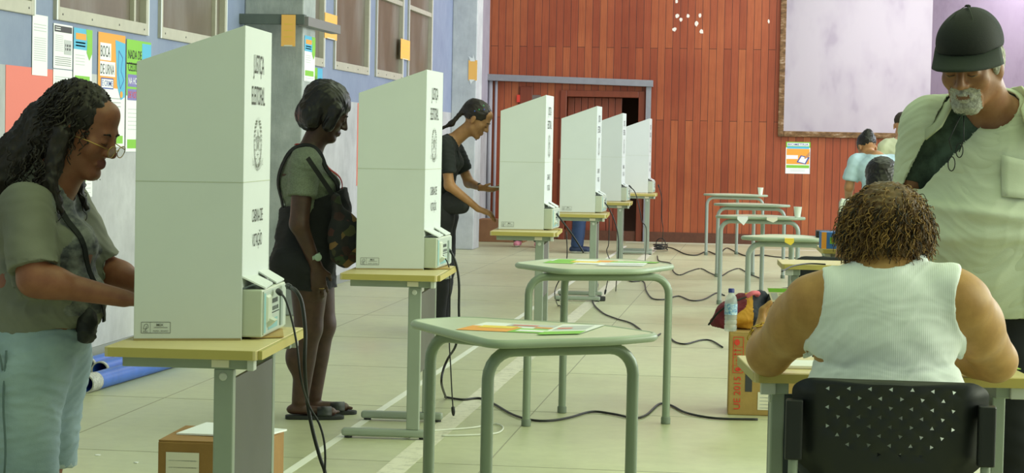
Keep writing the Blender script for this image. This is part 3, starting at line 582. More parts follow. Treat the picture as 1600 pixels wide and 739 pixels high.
# ================================================================ STUDENT TABLES (three bent legs, clipped triangular top)
sg = mat('green_grey_tube', '84917f', .38, .2, var=.04, vs=5); sg2 = mat('pale_grey_tube', '9fa8a2', .38, .2)
st_top = mat('pale_laminate', 'cad3b5', .3, var=.04, vs=4); st_edge = mat('grey_green_rim', '9aa893', .4)
def student_table(label, legs, lens, top=None, zt=.76, group='three-legged school tables', inset=.07, tube=sg, r=.019, u=(0, 2)):
    L = [np.array(q, float) for q in legs]; c = sum(L)/3
    t = empty('school_table', (c[0], c[1], 0), 0, label, 'table', group)
    L = [q-c for q in L]
    # top outline: each leg corner clipped
    poly = []
    if top is not None: poly = [tuple(np.array(q)-c) for q in top]
    else:
        order = sorted(range(3), key=lambda i: math.atan2(L[i][1], L[i][0]))
        for i in order:
            d = L[i]/np.linalg.norm(L[i]); n = np.array([-d[1], d[0]]); q = L[i]+d*.12
            poly += [tuple(q-n*lens/2), tuple(q+n*lens/2)]
    op = rounded(poly, .07, 6)
    b = MB(); b.prism(op, zt-.016, zt); b.build('table_top', st_top, t)
    b = MB(); b.tube([(x, y, zt-.011) for x, y in op], .0135, 10, closed=True); b.build('rim', st_edge, t, smooth=True)
    # frame: a bent tube from each leg to the next
    zz = zt-.045
    for i in range(3):
        other = [k for k in range(3) if k not in u][0]; tgt = (L[u[0]]+L[u[1]])/2 if i == other else (L[u[1]] if i == u[0] else L[u[0]])
        d = tgt-L[i]; ln = np.linalg.norm(d); d = d/ln; R = .085
        pts = [(L[i][0], L[i][1], .02), (L[i][0], L[i][1], zz-R)]
        for a in np.linspace(0, PI/2, 7)[1:]: pts.append((L[i][0]+d[0]*R*(1-math.cos(a)), L[i][1]+d[1]*R*(1-math.cos(a)), zz-R+R*math.sin(a)))
        q_ = L[i]+d*ln*(.5 if i != other else .96); pts.append((q_[0], q_[1], zz))
        b = MB(); b.tube(pts, r, 14); lg = b.build('leg', tube, t, smooth=True, angle=50)
        b = MB(); b.lathe([(r*1.02, 0), (r*1.22, .002), (r*1.22, .03), (r*1.02, .035)], (L[i][0], L[i][1], 0), 14); b.build('rubber_foot', mat('grey_rubber_foot', '6f7a6c', .7), lg, smooth=True, angle=50)
    return t
def fit_table(label, pl, pn, pr, z=.76, **k):
    """three leg positions on the floor"""
    return student_table(label, (pl, pn, pr), .20, z and None, **k)
T1 = [at(640, 500, z=.76)[:2], at(727, 495, z=.76)[:2], at(943, 508, z=.76)[:2], at(1032, 521, z=.76)[:2], at(960, 527.5, z=.76)[:2], at(770, 533, z=.76)[:2]]
T1 = [np.array(q) for q in T1]
student_table('pale green school table nearest the camera, coloured leaflets taped on it', [(-1.10, 6.62), (-.845, 6.16), (-.42, 6.42)], .2, T1, u=(1, 2))
T2 = [np.array(at(*q, z=.76)[:2]) for q in ((804, 411), (860, 404.5), (985, 405), (1054, 413.5), (1000, 421), (880, 421))]
student_table('second pale green school table, behind the nearest one, with green leaflets', [(-1.137, 9.66), (-1.019, 10.187), (-.485, 9.926)], .2, T2)
def tfit(y, pxl, pxr, **k):
    a = (pxl-1208)*y/3200; b_ = (pxr-1208)*y/3200; w_ = b_-a
    return [(a+.06, y-.1), (a+.06+.45*w_, y+.28), (b_-.07, y-.05)]
far = [('school table with a yellow sticker on its rim', 13.7, 1160, 1308), ('school table with white tape on its rim and a cup at its right end', 17.7, 1120, 1262),
       ('bare school table between the one with taped rim and the farthest one', 21.4, 1117, 1238), ('farthest school table by the wooden wall, with a cup on it', 25.6, 1101, 1203)]
FT = []
for lb, y, a, c in far:
    legs = tfit(y, a, c); xa = (a-1208)*y/3200; xb = (c-1208)*y/3200; w_ = xb-xa
    top = [np.array(q) for q in ((xa, y-.02), (xa+.12, y-.16), (xb-.12, y-.16), (xb, y-.02), (xa+.62*w_, y+.38), (xa+.36*w_, y+.38))]
    student_table(lb, legs, .2, top, tube=sg2); FT.append((xa, xb, y))
cup_m = mat('white_plastic_cup', 'e6ebe4', .35)
def cup(label, px, y):
    x = (px-1208)*y/3200; b = MB(); b.lathe([(.024, 0), (.035, .088), (.037, .09), (.033, .09), (.023, .004), (0.001, .004)], (0, 0, 0), 20)
    o = b.build('plastic_cup', cup_m, smooth=True, angle=40, loc=(x, y, .7605)); tag(o, label, 'cup', 'white plastic cups on school tables')
cup('white plastic cup on the farthest school table', 1190, 25.62); cup('white plastic cup on the table with the taped rim, larger of the two', 1248, 17.62)
# stickers are tape on the rims
def rim_tape(label, px, y, dy, w_, c):
    x = (px-1208)*y/3200; yy = y-.176
    b = MB(); b.box(x-w_/2, x+w_/2, yy-.002, yy+.001, .738, .762); b.add([(x-w_/2, yy-.002, .738), (x+w_/2, yy-.002, .738), (x+.01, yy-.002, .738-dy), (x-w_/2, yy+.001, .738), (x+w_/2, yy+.001, .738), (x+.01, yy+.001, .738-dy)], [(0, 1, 2), (5, 4, 3), (0, 2, 5, 3), (1, 4, 5, 2)])
    b.box(x-w_/2, x+w_/2, yy-.002, yy+.10, .7605, .762)
    tag(b.build('table_sticker', INK[c]), label, 'sticker')
rim_tape('yellow paper sticker folded over the rim of a school table', 1236, 13.6, .02, .06, 'yellow')
rim_tape('white paper corner hanging from the rim, left of the second one', 1164, 17.6, .05, .09, 'white'); rim_tape('small white paper on the rim, right of the larger hanging corner', 1209, 17.6, .02, .09, 'cream')
def leaflets(label, poly, items, z=.7605, name='leaflet'):
    c = sum(np.array(q) for q in poly)/len(poly)
    p = Print((c[0], c[1], z), (1, 0, 0), (0, 1, 0), INK)
    pp = [tuple(np.array(q)-c) for q in poly]; n = len(pp)
    p.poly(pp, 'white', 0); p.poly(pp[::-1], 'white', -1)
    A, B, D = (np.array(pp[i]) for i in (0, 1, n-1))
    for (a0, b0_, a1, b1, col, l) in items:
        q = [tuple(A+(B-A)*a+(D-A)*b_) for a, b_ in ((a0, b0_), (a1, b0_), (a1, b1), (a0, b1))]; p.poly(q, col, l)
    o = p.build(name); tag(o, label, 'leaflet')
def tz(px, py): return at(px, py, z=.76)[:2]
leaflets('orange and white leaflet taped flat on the nearest school table, the left one', [tz(712, 515.5), tz(872, 522.5), tz(905, 511), tz(760, 503.5)],
         [(0, 0, .5, .55, 'orange', 1), (.1, .35, .45, .6, 'yellow', 2), (.5, .0, 1, .45, 'green', 1), (.55, .1, .9, .3, 'white', 2), (.3, .65, .95, .9, 'lgrey', 1), (.35, .7, .6, .8, 'coral', 2), (.62, .5, .9, .62, 'orange', 2)])
leaflets('green edged leaflet taped on the nearest school table, the right one', [tz(838, 524.5), tz(905, 523), tz(945, 509), tz(880, 508)],
         [(0, 0, 1, .28, 'green', 1), (.1, .4, .9, .8, 'lgrey', 1), (.15, .5, .5, .6, 'coral', 2)], z=.7625)
leaflets('green and yellow leaflets spread on the second school table', [tz(848, 411), tz(950, 414), tz(975, 408), tz(870, 404.5)],
         [(0, 0, .45, .5, 'green', 1), (.05, .5, .35, .9, 'green', 2), (.35, .3, .8, .6, 'yellow', 2), (.5, 0, 1, .3, 'white', 2), (.7, .5, 1, .9, 'orange', 1)])
leaflets('white leaflet on the right part of the second school table', [tz(930, 415.5), tz(1005, 416.5), tz(1015, 409.5), tz(960, 409)], [(.1, .2, .9, .4, 'lgrey', 1), (0, .7, 1, .95, 'green', 1)], z=.7625)
# ================================================================ ORGANIC SHAPES: a signed-distance grid turned into one smooth surface
def nz(v): v = np.array(v, float); return v/(np.linalg.norm(v)+1e-12)
class Field:
    def __init__(s, lo, hi, h):
        s.h = h; s.lo = np.array(lo, float); s.n = np.ceil((np.array(hi)-s.lo)/h).astype(int)+1
        s.F = np.full(s.n, 1.0, np.float32); s.ax = [s.lo[i]+h*np.arange(s.n[i]) for i in range(3)]
    def reg(s, lo, hi):
        a = np.clip(np.floor((np.array(lo)-s.lo)/s.h).astype(int), 0, s.n-1); b = np.clip(np.ceil((np.array(hi)-s.lo)/s.h).astype(int)+1, 1, s.n)
        if np.any(b <= a): return None, None
        sl = tuple(slice(a[i], b[i]) for i in range(3))
        return sl, np.meshgrid(*[s.ax[i][sl[i]] for i in range(3)], indexing='ij', sparse=True)
    def op(s, sl, d, k, sub=False):
        A = s.F[sl]
        if sub:
            d = -d
            if k <= 0: s.F[sl] = np.maximum(A, d); return
            q = np.maximum(k-np.abs(A-d), 0)/k; s.F[sl] = np.maximum(A, d)+q*q*k/4
        else:
            if k <= 0: s.F[sl] = np.minimum(A, d); return
            q = np.maximum(k-np.abs(A-d), 0)/k; s.F[sl] = np.minimum(A, d)-q*q*k/4
    def cap(s, a, b, r1, r2=None, k=.02, flat=None, sub=False, cut=False):
        r2 = r1 if r2 is None else r2; a = np.array(a, float); b = np.array(b, float); R = max(r1, r2)+k+2*s.h
        sl, G = s.reg(np.minimum(a, b)-R, np.maximum(a, b)+R)
        if sl is None: return s
        ab = b-a; L = np.linalg.norm(ab)+1e-9; u = ab/L
        P = [G[i]-a[i] for i in range(3)]; t = (P[0]*u[0]+P[1]*u[1]+P[2]*u[2]); tc = np.clip(t, 0, L) if not cut else t
        Q = [P[i]-tc*u[i] for i in range(3)]
        if flat is not None:
            n = nz(flat[0]); e = flat[1]; dn = (Q[0]*n[0]+Q[1]*n[1]+Q[2]*n[2])*(e-1); Q = [Q[i]+n[i]*dn for i in range(3)]
        d = np.sqrt(Q[0]**2+Q[1]**2+Q[2]**2)-(r1+(r2-r1)*np.clip(t/L, 0, 1))
        if cut: d = np.maximum(d, np.maximum(-t, t-L))
        s.op(sl, d.astype(np.float32), k, sub); return s
    def ell(s, c, r, k=.02, axes=None, sub=False):
        c = np.array(c, float); r = np.array(r if not np.isscalar(r) else (r, r, r), float); R = r.max()+k+2*s.h
        sl, G = s.reg(c-R, c+R)
        if sl is None: return s
        P = [G[i]-c[i] for i in range(3)]
        if axes is not None: P = [P[0]*a[0]+P[1]*a[1]+P[2]*a[2] for a in axes]
        k0 = np.sqrt(sum((P[i]/r[i])**2 for i in range(3))); k1 = np.sqrt(sum((P[i]/r[i]**2)**2 for i in range(3)))+1e-9
        s.op(sl, (k0*(k0-1)/k1).astype(np.float32), k, sub); return s
    def plane(s, p, n, k=0):      # keep the side the normal points away from
        n = nz(n); G = np.meshgrid(*s.ax, indexing='ij', sparse=True)
        d = (G[0]-p[0])*n[0]+(G[1]-p[1])*n[1]+(G[2]-p[2])*n[2]; s.F = np.maximum(s.F, d.astype(np.float32)); return s
    def shell(s, t): s.F = np.maximum(s.F, -(s.F+t)); return s
    def mesh(s):
        F = s.F.copy(); F[0] = F[-1] = 1; F[:, 0] = F[:, -1] = 1; F[:, :, 0] = F[:, :, -1] = 1; S = F < 0
        nx, ny, nz_ = [q-1 for q in F.shape]; cnt = np.zeros((nx, ny, nz_), np.int8)
        off = [(i, j, k) for i in (0, 1) for j in (0, 1) for k in (0, 1)]
        for i, j, k in off: cnt += S[i:i+nx, j:j+ny, k:k+nz_]
        cell = np.argwhere((cnt > 0) & (cnt < 8)); idx = -np.ones((nx, ny, nz_), np.int64); idx[tuple(cell.T)] = np.arange(len(cell))
        val = {o: F[cell[:, 0]+o[0], cell[:, 1]+o[1], cell[:, 2]+o[2]] for o in off}
        acc = np.zeros((len(cell), 3)); num = np.zeros(len(cell))
        for o in off:
            for a in range(3):
                if o[a] == 0:
                    q = list(o); q[a] = 1; q = tuple(q); v0, v1 = val[o], val[q]; mk = (v0 < 0) != (v1 < 0)
                    t = v0/(v0-v1+1e-12); pt = np.tile(np.array(o, float), (len(cell), 1)); pt[:, a] = t
                    acc[mk] += pt[mk]; num[mk] += 1
        V = s.lo+s.h*(cell+acc/num[:, None]); fs = []
        for a in range(3):
            b, c = (a+1) % 3, (a+2) % 3
            sl0 = [slice(1, -1)]*3; sl0[a] = slice(0, -1); sl1 = list(sl0); sl1[a] = slice(1, None)
            S0 = S[tuple(sl0)]; S1 = S[tuple(sl1)]; e = np.argwhere(S0 != S1); s0 = S0[tuple(e.T)]
            o = np.ones(3, int); o[a] = 0; e = e+o
            def id_(db, dc):
                q = e.copy(); q[:, b] -= db; q[:, c] -= dc; return idx[tuple(q.T)]
            Q = np.stack([id_(1, 1), id_(0, 1), id_(0, 0), id_(1, 0)], 1); Q[~s0] = Q[~s0][:, ::-1]; fs.append(Q)
        return V, np.concatenate(fs)
def garment(B, inf, lo, hi, extras=(), T=(), arms=(), holes=(), planes=(), k=.04):
    """cloth grown from the body's own surface: inflate, add fullness, cut sleeves, openings and hems"""
    a = np.clip(np.round((np.array(lo)-B.lo)/B.h).astype(int), 0, B.n-1); c = np.clip(np.round((np.array(hi)-B.lo)/B.h).astype(int), 1, B.n)
    F = Field.__new__(Field); F.h = B.h; F.lo = B.lo+a*B.h; F.n = c-a; F.F = B.F[a[0]:c[0], a[1]:c[1], a[2]:c[2]].copy()-inf
    F.F[F.F > .5] = 1; F.ax = [F.lo[i]+F.h*np.arange(F.n[i]) for i in range(3)]
    build_list(F, extras, 0, k)
    if len(T):
        Tf = Field.__new__(Field); Tf.h = F.h; Tf.lo = F.lo; Tf.n = F.n; Tf.ax = F.ax; Tf.F = np.full(F.n, 1., np.float32); build_list(Tf, T, inf+.016, .05)
    for p, q, r in arms:
        Cf = Field.__new__(Field); Cf.h = F.h; Cf.lo = F.lo; Cf.n = F.n; Cf.ax = F.ax; Cf.F = np.full(F.n, 1., np.float32); Cf.cap(p, q, r, r, 0, cut=True)
        rem = Cf.F if not len(T) else np.maximum(Cf.F, -Tf.F); F.F = np.maximum(F.F, -rem)
    for hfn in holes: hfn(F)
    for p, n in planes: F.plane(p, n)
    return F
def snap(F, P, off=.004, it=10):
    P = np.array(P, float).copy(); n = F.n-2
    for _ in range(it):
        ix = np.clip(np.round((P-F.lo)/F.h).astype(int), 1, n-1); v = F.F[tuple(ix.T)].astype(float)
        g = np.stack([(F.F[tuple((ix+d).T)]-F.F[tuple((ix-d).T)])/(2*F.h) for d in np.eye(3, dtype=int)], 1).astype(float)
        res = (P-F.lo)/F.h-ix; v = v+(g*res).sum(1)*F.h; gn = np.linalg.norm(g, axis=1); ok = (gn > .2) & (np.abs(v) < .3)
        P[ok] -= (g[ok]/gn[ok][:, None])*np.clip(v[ok]/gn[ok]-off, -.02, .02)[:, None]
    return P
def resample(P, n=3):
    for _ in range(n): Q = P.copy(); Q[1:-1] = (P[:-2]+2*P[1:-1]+P[2:])/4; P = Q
    return P
def vnormals(V, Q):
    n = np.cross(V[Q[:, 2]]-V[Q[:, 0]], V[Q[:, 3]]-V[Q[:, 1]]); N = np.zeros_like(V)
    for i in range(4): np.add.at(N, Q[:, i], n)
    return N/(np.linalg.norm(N, axis=1)[:, None]+1e-12)
def smoothv(V, Q, it=1, w_=.5):
    for _ in range(it):
        A = np.zeros_like(V); c = np.zeros(len(V))
        for i in range(4):
            j = (i+1) % 4; np.add.at(A, Q[:, i], V[Q[:, j]]); np.add.at(A, Q[:, j], V[Q[:, i]]); np.add.at(c, Q[:, i], 1); np.add.at(c, Q[:, j], 1)
        V = V*(1-w_)+w_*A/c[:, None]
    return V
def wavy(V, amp, sc_, seed=0, ridged=False):      # smooth pseudo-noise for cloth folds and hair
    r = np.random.default_rng(seed); P = V*np.array(sc_); out = 0
    P = P+.6*np.sin(P[:, [1, 2, 0]]*1.3+r.uniform(0, 6, 3))
    for i in range(4):
        d = r.normal(size=3); d /= np.linalg.norm(d); f = 1.0*1.55**i; x = np.sin(P @ d*f*2+r.uniform(0, 6)+1.2*np.sin(P @ r.normal(size=3)*.7))
        out = out+((1-2*np.abs(x)) if ridged else x)/1.4**i
    return amp*out/2.2
def organic(fld, name, mats, parent, disp=None, sm=1, pick=None, extra=None):
    V, Q = fld.mesh()
    if sm: V = smoothv(V, Q, sm)
    if disp is not None: N = vnormals(V, Q); V = V+N*disp(V, N)[:, None]
    me = bpy.data.meshes.new(name); F_ = Q.tolist(); vs = V.tolist(); mi = np.zeros(len(Q), int)
    if pick is not None: mi = pick(V[Q].mean(1))
    if extra is not None:
        n = len(vs); vs += extra.v; F_ += [tuple(i+n for i in f) for f in extra.f]; mi = np.concatenate([mi, np.array(extra.m, int)])
    me.from_pydata(vs, [], F_); me.update()
    for q in (mats if isinstance(mats, (list, tuple)) else [mats]): me.materials.append(q)
    me.polygons.foreach_set('material_index', mi.astype(np.int32)); me.polygons.foreach_set('use_smooth', [True]*len(me.polygons))
    o = bpy.data.objects.new(name, me); C.objects.link(o); o.parent = parent; return o
def frame(fwd, up=(0, 0, 1)):
    f = nz(fwd); r = nz(np.cross(f, up)); u = np.cross(r, f); return r, f, u          # right, forward, up
def head(F, c, fwd, up=(0, 0, 1), s=1., male=False, k=.012):
    r, f, u = frame(fwd, up); c = np.array(c, float); ax = (r, f, u)
    L = lambda x, y, z: c+s*(x*r+y*f+z*u)
    E = lambda p, q, kk=k, sub=False: F.ell(L(*p), np.array(q)*s, kk*s, ax, sub)
    Cp = lambda a, b, r1, r2=None, kk=k, sub=False: F.cap(L(*a), L(*b), r1*s, None if r2 is None else r2*s, kk*s, None, sub)
    E((0, -.018, .035), (.075, .094, .086)); E((0, .028, -.028), (.060, .060, .088), .02)
    jw = .050 if male else .045
    for q in (-1, 1):
        Cp((q*jw, .002, -.062), (q*.018, .066, -.102), .020, .018, .02); E((q*.040, .058, -.026), (.024, .022, .026), .02)
        E((q*.077, -.010, -.010), (.009, .019, .031), .006); Cp((q*.080, -.018, .010), (q*.083, -.004, .014), .006, .006, .006)
    E((0, .070, -.100), (.022, .018, .018), .015)
    Cp((-.034, .078, .020), (.034, .078, .020), .013, .013, .02); E((0, .055, .06), (.052, .034, .045), .02)
    for q in (-1, 1): E((q*.031, .098, -.001), (.020, .014, .013), .012, True)
    for q in (-1, 1): E((q*.031, .080, -.001), (.017, .012, .012), .005)
    Cp((0, .086, .012), (0, .107, -.030), .0085, .0125, .012)
    for q in (-1, 1): E((q*.013, .096, -.034), (.010, .011, .009), .006)
    for q in (-1, 1):
        Cp((0, .0895, -.060), (q*.020, .081, -.066), .0062, .0040, .009); Cp((0, .0885, -.0715), (q*.018, .081, -.070), .0070, .0040, .009)
    return L, (r, f, u)
def hand(F, w_, d, pn, th, s=1., curl=.5, spread=.10, r=.0082, k=.007, nofin=False):
    """palm from wrist w_ along d, pn = palm's facing direction, th = side of the thumb, curl 0..1.2 bends fingers to the palm"""
    w_ = np.array(w_, float); d = nz(d); th = nz(np.array(th)-d*np.dot(th, d)); pn = nz(np.cross(d, th))*np.sign(np.dot(np.cross(d, th), pn)+1e-9)
    F.cap(w_, w_+d*.05*s, .024*s, .032*s, .02, (pn, 1.55)); F.cap(w_+d*.045*s, w_+d*.075*s, .034*s, .036*s, .015, (pn, 2.0))
    for i in range(4):
        o = (1.5-i)*.0185*s; L = (.072, .080, .076, .060)[i]*s; b = w_+d*(.082-.004*abs(i-1.3))*s+th*o; a = (1.5-i)*spread
        dd = nz(d+th*a); ang = 0; seg = (.45, .32, .26)
        for j, q in enumerate(seg):
            ang += curl*(.75, .85, .6)[j]; v = nz(dd*math.cos(ang)+pn*math.sin(ang)); e = b+v*L*q*1.05
            F.cap(b, e, (r-.0006*j)*s, (r-.0006*(j+1))*s, k if j else .010); b = e
    b = w_+d*.022*s+th*.026*s; v = nz(d*.75+th*.75+pn*.25); e = b+v*.040*s; F.cap(b, e, .0125*s, .0105*s, .014); v2 = nz(d*.95+th*.15+pn*.35*(1+curl)); F.cap(e, e+v2*.032*s, .0100*s, .0085*s, .006)
def build_list(F, L, inf=0., k=.05):
    for q in L:
        if q[0] == 'e': F.ell(q[1], np.array(q[2])+inf, k, q[3] if len(q) > 3 else None)
        else: F.cap(q[1], q[2], q[3]+inf, q[4]+inf, k, q[5] if len(q) > 5 else None)
def skin(name, a, b_, lips=None): return mat('skin_'+name, a, .48, var=0, vs=25, col2=b_, bmp=.05, bs=300)
def cloth(name, c, rough=.85, weave=500, st=.12, c2=None, vs=9): return mat('cloth_'+name, c, rough, bmp=st, bs=weave, col2=c2, vs=vs)
def arc_strand(p0, pts): return smooth_path([p0]+pts, 6)
def curls(b, seeds, dirs, length, r, coil, turns, n=18, mi=0, grav=.0, w3=4, rs=None, N=4):
    rr = rs or random
    for p, d in zip(seeds, dirs):
        d = nz(d); L = length*rr.uniform(.6, 1.25); a = nz(np.cross(d, (.3, .2, .9))); c2 = np.cross(d, a); ph = rr.uniform(0, 6.28); tt = turns*rr.uniform(.7, 1.3)
        t = np.linspace(0, 1, n)[:, None]; dd = d[None]*(1-grav*t)+np.array([0, 0, -1.])*grav*t; base = p+dd*L*t; cr = coil*rr.uniform(.6, 1.2)*np.minimum(1, t*4)
        P = base+cr*(np.cos(ph+tt*6.28*t)*a+np.sin(ph+tt*6.28*t)*c2); b.tube(P, np.linspace(r, r*.55, n), w3, mi=mi if isinstance(mi, int) else mi(rr))
def glasses(parent, L, s=1., col='gold', rim=None, y=.098, z=-.002, drop=0.):
    """round-cornered lenses on the nose with arms to the ears; L maps head coordinates"""
    gm = {'gold': mat('gold_wire', 'b89a5c', .3, .9), 'black': mat('black_plastic_frame', '16171a', .35)}[col]; b = MB()
    for q in (-1, 1):
        pts = [L(q*.032+.024*math.cos(a), y+.006-.12*abs(.024*math.cos(a)), z-drop+.017*math.sin(a)) for a in np.arange(20)*2*PI/20]; b.tube(pts, .0014*s, 6, closed=True)
        b.tube([L(q*.056, y+.002, z-drop+.006), L(q*.078, .06, z+.005), L(q*.083, -.005, z+.004), L(q*.082, -.022, z-.018)], .0014*s, 6)
    b.tube([L(-.009, y+.005, z-drop+.003), L(0, y+.009, z-drop+.006), L(.009, y+.005, z-drop+.003)], .0013*s, 6)
    g = b.build('eyeglasses', gm, parent, smooth=True)
    b = MB()
    for q in (-1, 1): b.add([L(q*.032+.023*math.cos(a), y+.005, z-drop+.016*math.sin(a)) for a in np.arange(16)*2*PI/16], [tuple(range(16))])
    gl = _mc.get('lens') or mat('lens', 'dfe8e4', .05, alpha=.22); _mc['lens'] = gl; b.build_each('lens', gl, g)
    return g
def face_bits(parent, L, brow='2a1c14', lip=None, eye=True):
    b = MB()
    for q in (-1, 1): b.tube([L(q*.014, .090, .018), L(q*.030, .0935, .024), L(q*.047, .083, .020)], [.0028, .0032, .0018], 6)
    b.build_each('eyebrow', mat('brow_'+brow, brow, .9), parent, smooth=True)
    b = MB()
    for q in (-1, 1): b.tube([L(q*.017, .0895, -.005), L(q*.031, .0935, -.009), L(q*.045, .084, -.005)], [.0010, .0016, .0010], 5)
    b.build_each('eyelash', mat('brow_'+brow, brow, .9), parent, smooth=True)
def strap(path, w_, t, nrm):      # flat band along a path; nrm = function or vector facing outwards
    P = np.array(path, float); b = MB(); T = np.gradient(P, axis=0); T /= np.linalg.norm(T, axis=1)[:, None]; n = len(P); vs = []
    for i in range(n):
        N = nz(nrm(P[i]) if callable(nrm) else nrm); s_ = nz(np.cross(T[i], N)); N = np.cross(s_, T[i])
        vs += [P[i]+s_*w_/2+N*t, P[i]-s_*w_/2+N*t, P[i]-s_*w_/2-N*t, P[i]+s_*w_/2-N*t]
    fs = [(i*4+k, i*4+(k+1) % 4, i*4+4+(k+1) % 4, i*4+4+k) for i in range(n-1) for k in range(4)]+[(0, 3, 2, 1), ((n-1)*4, (n-1)*4+1, (n-1)*4+2, (n-1)*4+3)]
    return b.add(vs, fs)
# every person is built in a local frame: x = own right, y = facing direction, z = up, origin on the floor between the feet
FX = -PI/2      # turns the facing direction to +x (towards the booths)
# ---------------------------------------------------------------- 1: woman in olive-grey tee and denim shorts, nearest voter
P1 = empty('person', (-2.22, 6.10, 0), FX, 'woman with long dark curls, glasses and pale jeans shorts at the nearest booth', 'person')
sk1 = skin('brown_warm', '87513a', '935c42')
F = Field((-.42, -.40, -.01), (.40, .42, 1.56), .0052)
H1 = np.array((.0, .108, 1.360))
L1, A1 = head(F, H1, (.10, 1, -.36), (0, 0, 1), 1.10)
F.cap((0, .03, 1.20), (.0, .085, 1.33), .062, .056, .03); F.cap((0, -.02, 1.17), (0, .03, 1.24), .075, .064, .05)
sh = {1: np.array((.165, -.01, 1.125)), -1: np.array((-.165, .0, 1.13))}; el1 = {1: np.array((.235, .045, .915)), -1: np.array((-.23, .10, .91))}; wr1 = {1: np.array((.17, .300, .862)), -1: np.array((-.12, .345, .86))}
for q in (1, -1):
    F.cap(sh[q], el1[q], .058, .050, .03); F.cap(el1[q], wr1[q], .048, .027, .02, None); F.ell(el1[q]+np.array((0, .05, -.005)), (.046, .06, .046), .03)
    hand(F, wr1[q], (-.2*q, 1, -.12), (0, 0, -1), (-q, 0, .1), .95, .30)
T1_ = [('e', (0, -.05, 1.06), (.175, .125, .14)), ('e', (0, .055, 1.00), (.165, .105, .10)), ('e', (0, -.03, .86), (.19, .185, .15)), ('e', (0, -.04, .74), (.20, .175, .13)), ('c', (-.13, -.02, 1.13), (.13, -.02, 1.13), .072, .072)]
build_list(F, T1_, -.012)
for q in (1, -1):
    F.ell((q*.085, -.07, .66), (.115, .14, .13), .05); F.cap((q*.095, -.045, .62), (q*.09, -.03, .36), .105, .062, .04); F.cap((q*.09, -.03, .36), (q*.09, -.05, .09), .060, .040, .03); F.cap((q*.09, -.08, .035), (q*.095, .12, .025), .035, .028, .02, ((0, 0, 1), 1.2))
lipm = skin('lip_dark', '76423a', '7c463c')
def pk1(Cn):
    q = (Cn-H1) @ np.array(A1).T/1.10; return ((np.abs(q[:, 0]) < .024) & (q[:, 1] > .078) & (q[:, 2] < -.056) & (q[:, 2] > -.077)).astype(int)
B1 = F; organic(F, 'body', [sk1, lipm], P1, pick=pk1)
# tee
F = garment(B1, .007, (-.42, -.36, .70), (.40, .40, 1.30), [('e', (0, .085, .85), (.160, .095, .09)), ('e', (0, -.03, .80), (.20, .19, .10))]+[('c', sh[q]+np.array((-.02*q, 0, -.005)), sh[q]*.15+el1[q]*.85, .070, .070) for q in (1, -1)], [(t_[0], t_[1], tuple(np.array(t_[2])+.02)) if t_[0] == 'e' else (t_[0], t_[1], t_[2], t_[3]+.02, t_[4]+.02) for t_ in T1_],
    [(sh[q]+(el1[q]-sh[q])*.86, el1[q]+(el1[q]-sh[q])*.5, .098) for q in (1, -1)]+[(el1[q]+(wr1[q]-el1[q])*.22, wr1[q]+(wr1[q]-el1[q])*.6, .11) for q in (1, -1)],
    [lambda F: F.cap((0, .03, 1.20), (0, .10, 1.37), .072, .10, .01, sub=True), lambda F: F.ell((0, .085, 1.215), (.085, .07, .048), .01, sub=True), lambda F: F.ell(H1+np.array((0, .03, .01)), .160, 0, sub=True)], [((0, 0, .745), (0, .10, -1))])
G1 = F
olive = cloth('olive_grey', '77786a', c2='7f8072', vs=4)
stripe = mat('cloth_shell_print', '4c4e54', .85, vs=26, col2='8a8c86', sc3=(.5, 1, 1.2))
def pk(Cn): return ((Cn[:, 1] > .045) & (Cn[:, 2] > .80) & (Cn[:, 2] < 1.18) & (np.abs(Cn[:, 0]) < .125+.03*np.sin(Cn[:, 2]*40)) & (Cn[:, 1] > -.3)).astype(int)
organic(F, 'tee_shirt', [olive, stripe], P1, disp=lambda V, N: wavy(V, .007, (9, 9, 5), 3)+wavy(V, .004, (5, 18, 22), 4, True)*(V[:, 2] < .98)+wavy(V, .0035, (30, 8, 24), 5), sm=2, pick=pk)
# shorts
F = Field((-.36, -.34, .26), (.36, .30, .84), .0055)
F.ell((0, -.045, .73), (.200, .172, .12), .03)
for q in (1, -1):
    F.ell((q*.088, -.055, .64), (.128, .160, .15), .05); F.cap((q*.100, -.045, .62), (q*.100, -.03, .30), .128, .098, .05)
for q in (1, -1): F.cap((q*.10, -.03, .20), (q*.10, -.03, .40), .074, .080, .01, sub=True)
F.plane((0, 0, .765), (0, .05, 1)); F.plane((0, 0, .305), (0, -.06, -1))
denim = mat('pale_washed_denim', '93a9b4', .85, bmp=.25, bs=420, vs=5, col2='a5bbc4')
organic(F, 'denim_shorts', [denim, mat('pale_denim_fray', 'b9c8c8', .9)], P1, disp=lambda V, N: wavy(V, .006, (8, 8, 6), 11)+wavy(V, .0035, (12, 12, 30), 12, True), sm=2, pick=lambda Cn: (Cn[:, 2] < .312+.008*np.sin(Cn[:, 0]*300+Cn[:, 1]*240)).astype(int))
b = MB(); b.tube([(.232, -.045+.004*math.sin(z*20), z) for z in np.linspace(.33, .70, 14)], .0035, 6); b.build('side_seam', mat('denim_seam', '64787c', .9), P1, smooth=True)
pts = [(.205, -.16, .745), (.225, -.10, .735), (.236, -.062, .69), (.238, -.05, .64)]
b = MB(); b.tube(smooth_path(pts, 5), .003, 6); b.build('pocket_seam', mat('denim_seam', '64787c', .9), P1, smooth=True)
